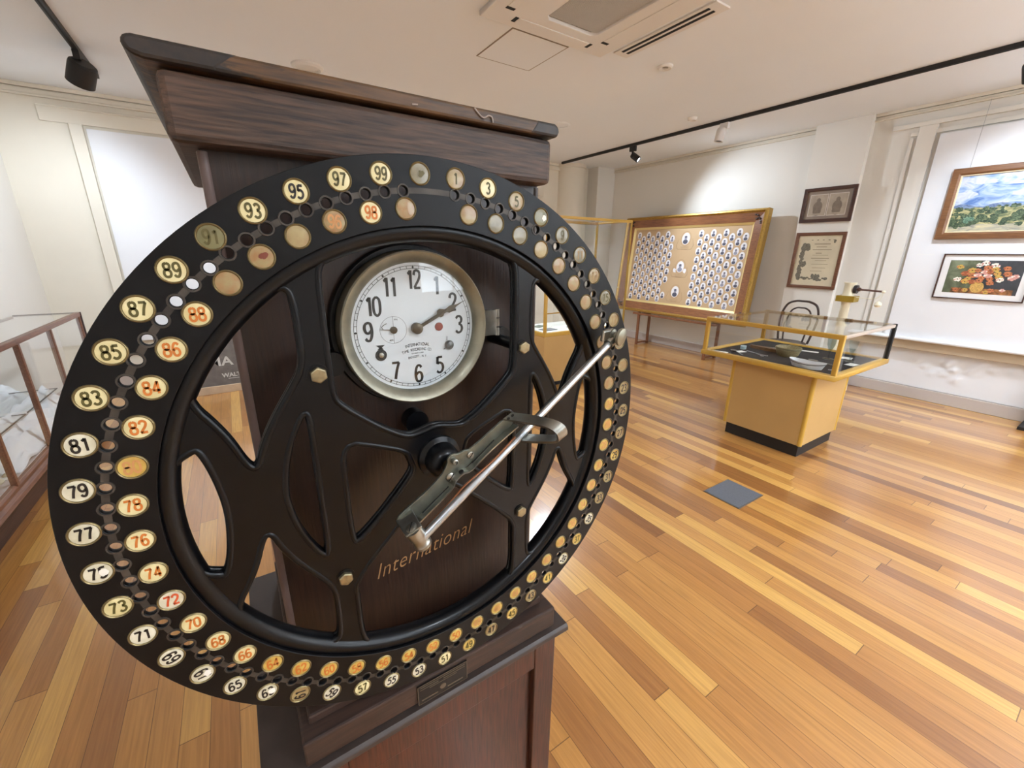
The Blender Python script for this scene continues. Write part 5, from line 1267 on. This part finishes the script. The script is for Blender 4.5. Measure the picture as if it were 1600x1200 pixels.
# ================================================================== COLUMN SCALE
sc = thing('column_scale', 'cream column weighing scale with brass collar and side beam against the right wall', 'scale', (5.62, 1.90, 0))
M_CRM = P('cream enamel', rgb(226, 218, 192), .35, coat=.3); M_BRS = P('bright old brass', rgb(168, 140, 52), .35, metal=.5)
cx, cy = 5.62, 1.90
obj('scale_base', box(cx-.25, cx+.15, cy-.17, cy+.17, 0, .10), M_CRM, sc, bevel=.02)
obj('column', lathe(bmesh.new(), [(.07, .10), (.055, .16), (.045, .30), (.042, 1.0), (.050, 1.02)], Matrix.Translation((cx+.02, cy, 0)), 32), M_CRM, sc, smooth=True)
obj('brass_collar', box(cx-.05, cx+.09, cy-.085, cy+.085, 1.02, 1.085), M_BRS, sc, bevel=.004)
obj('head', lathe(bmesh.new(), [(.055, 1.085), (.050, 1.12), (.050, 1.20), (.058, 1.215), (.058, 1.225), (.0001, 1.228)], Matrix.Translation((cx+.02, cy, 0)), 32), M_CRM, sc, smooth=True)
b = bmesh.new(); cyl(b, (cx+.02, cy-.045, 1.155), (cx+.02, cy-.075, 1.155), .045, 28); obj('dial_boss', b, P('dark iron boss', rgb(44, 40, 44), .4), sc, smooth=True)
b = bmesh.new(); cyl(b, (cx, cy-.07, 1.158), (cx, cy-.30, 1.150), .010, 14); cyl(b, (cx, cy-.085, 1.158), (cx, cy-.105, 1.157), .020, 14); beam = obj('beam', b, P('brown steel beam', rgb(112, 88, 82), .35, metal=.6), sc, smooth=True)
b = bmesh.new(); tube(b, [(cx, cy-.06, 1.075), (cx, cy-.22, 1.068), (cx, cy-.27, 1.085), (cx, cy-.29, 1.12)], .004, 8); obj('beam_rod', b, M_CRM, beam, smooth=True)
b = bmesh.new(); lathe(b, [(.012, 0), (.018, .012), (.012, .026), (.0001, .028)], Matrix.Translation((cx, cy-.305, 1.137)), 16); obj('beam_cap', b, M_CRM, beam, smooth=True)
b = bmesh.new(); tube(b, [(cx, cy-.30, 1.14), (cx, cy-.305, 1.11), (cx, cy-.295, 1.08), (cx, cy-.29, 1.05)], .003, 8)
lathe(b, [(.0001, -.035), (.022, -.030), (.034, -.010), (.028, .012), (.010, .028), (.0001, .030)], Matrix.Translation((cx, cy-.285, 1.022)), 20); obj('hanging_poise', b, M_CRM, beam, smooth=True)

# dark plinth cut by the right edge
t = thing('black_stand_base', 'black metal foot of a stand cut off by the right edge', 'stand', (5.98, 0.36, 0))
obj('foot_plate', box(5.80, 6.08, 0.14, 0.43, 0, .03), M_BLACKTRK, t, bevel=.004)
obj('upright', box(6.02, 6.06, 0.30, 0.40, .03, .45), M_BLACKTRK, t, bevel=.004)

# repeats of one kind share a group phrase
GROUPS = {'caption_card': 'white cards in the table showcase', 'metal_spoon': 'spoons in the table showcase', 'forceps': 'forceps in the table showcase',
          'stemmed_glass': 'stemmed glasses in the table showcase', 'display_booklet': 'booklets on the tall showcase deck', 'draped_cloth': 'white cloths in the brown glass case',
          'folded_sheet': 'papers in the brown glass case', 'sea_shell': 'shells in the brown glass case', 'track_spotlight': 'spotlights on the ceiling tracks',
          'lighting_track': 'ceiling light tracks', 'ceiling_speaker': 'large round ceiling fittings'}
for o in list(C.objects):
    k = o.name.split('.')[0]
    if o.parent is None and k in GROUPS: o['group'] = GROUPS[k]
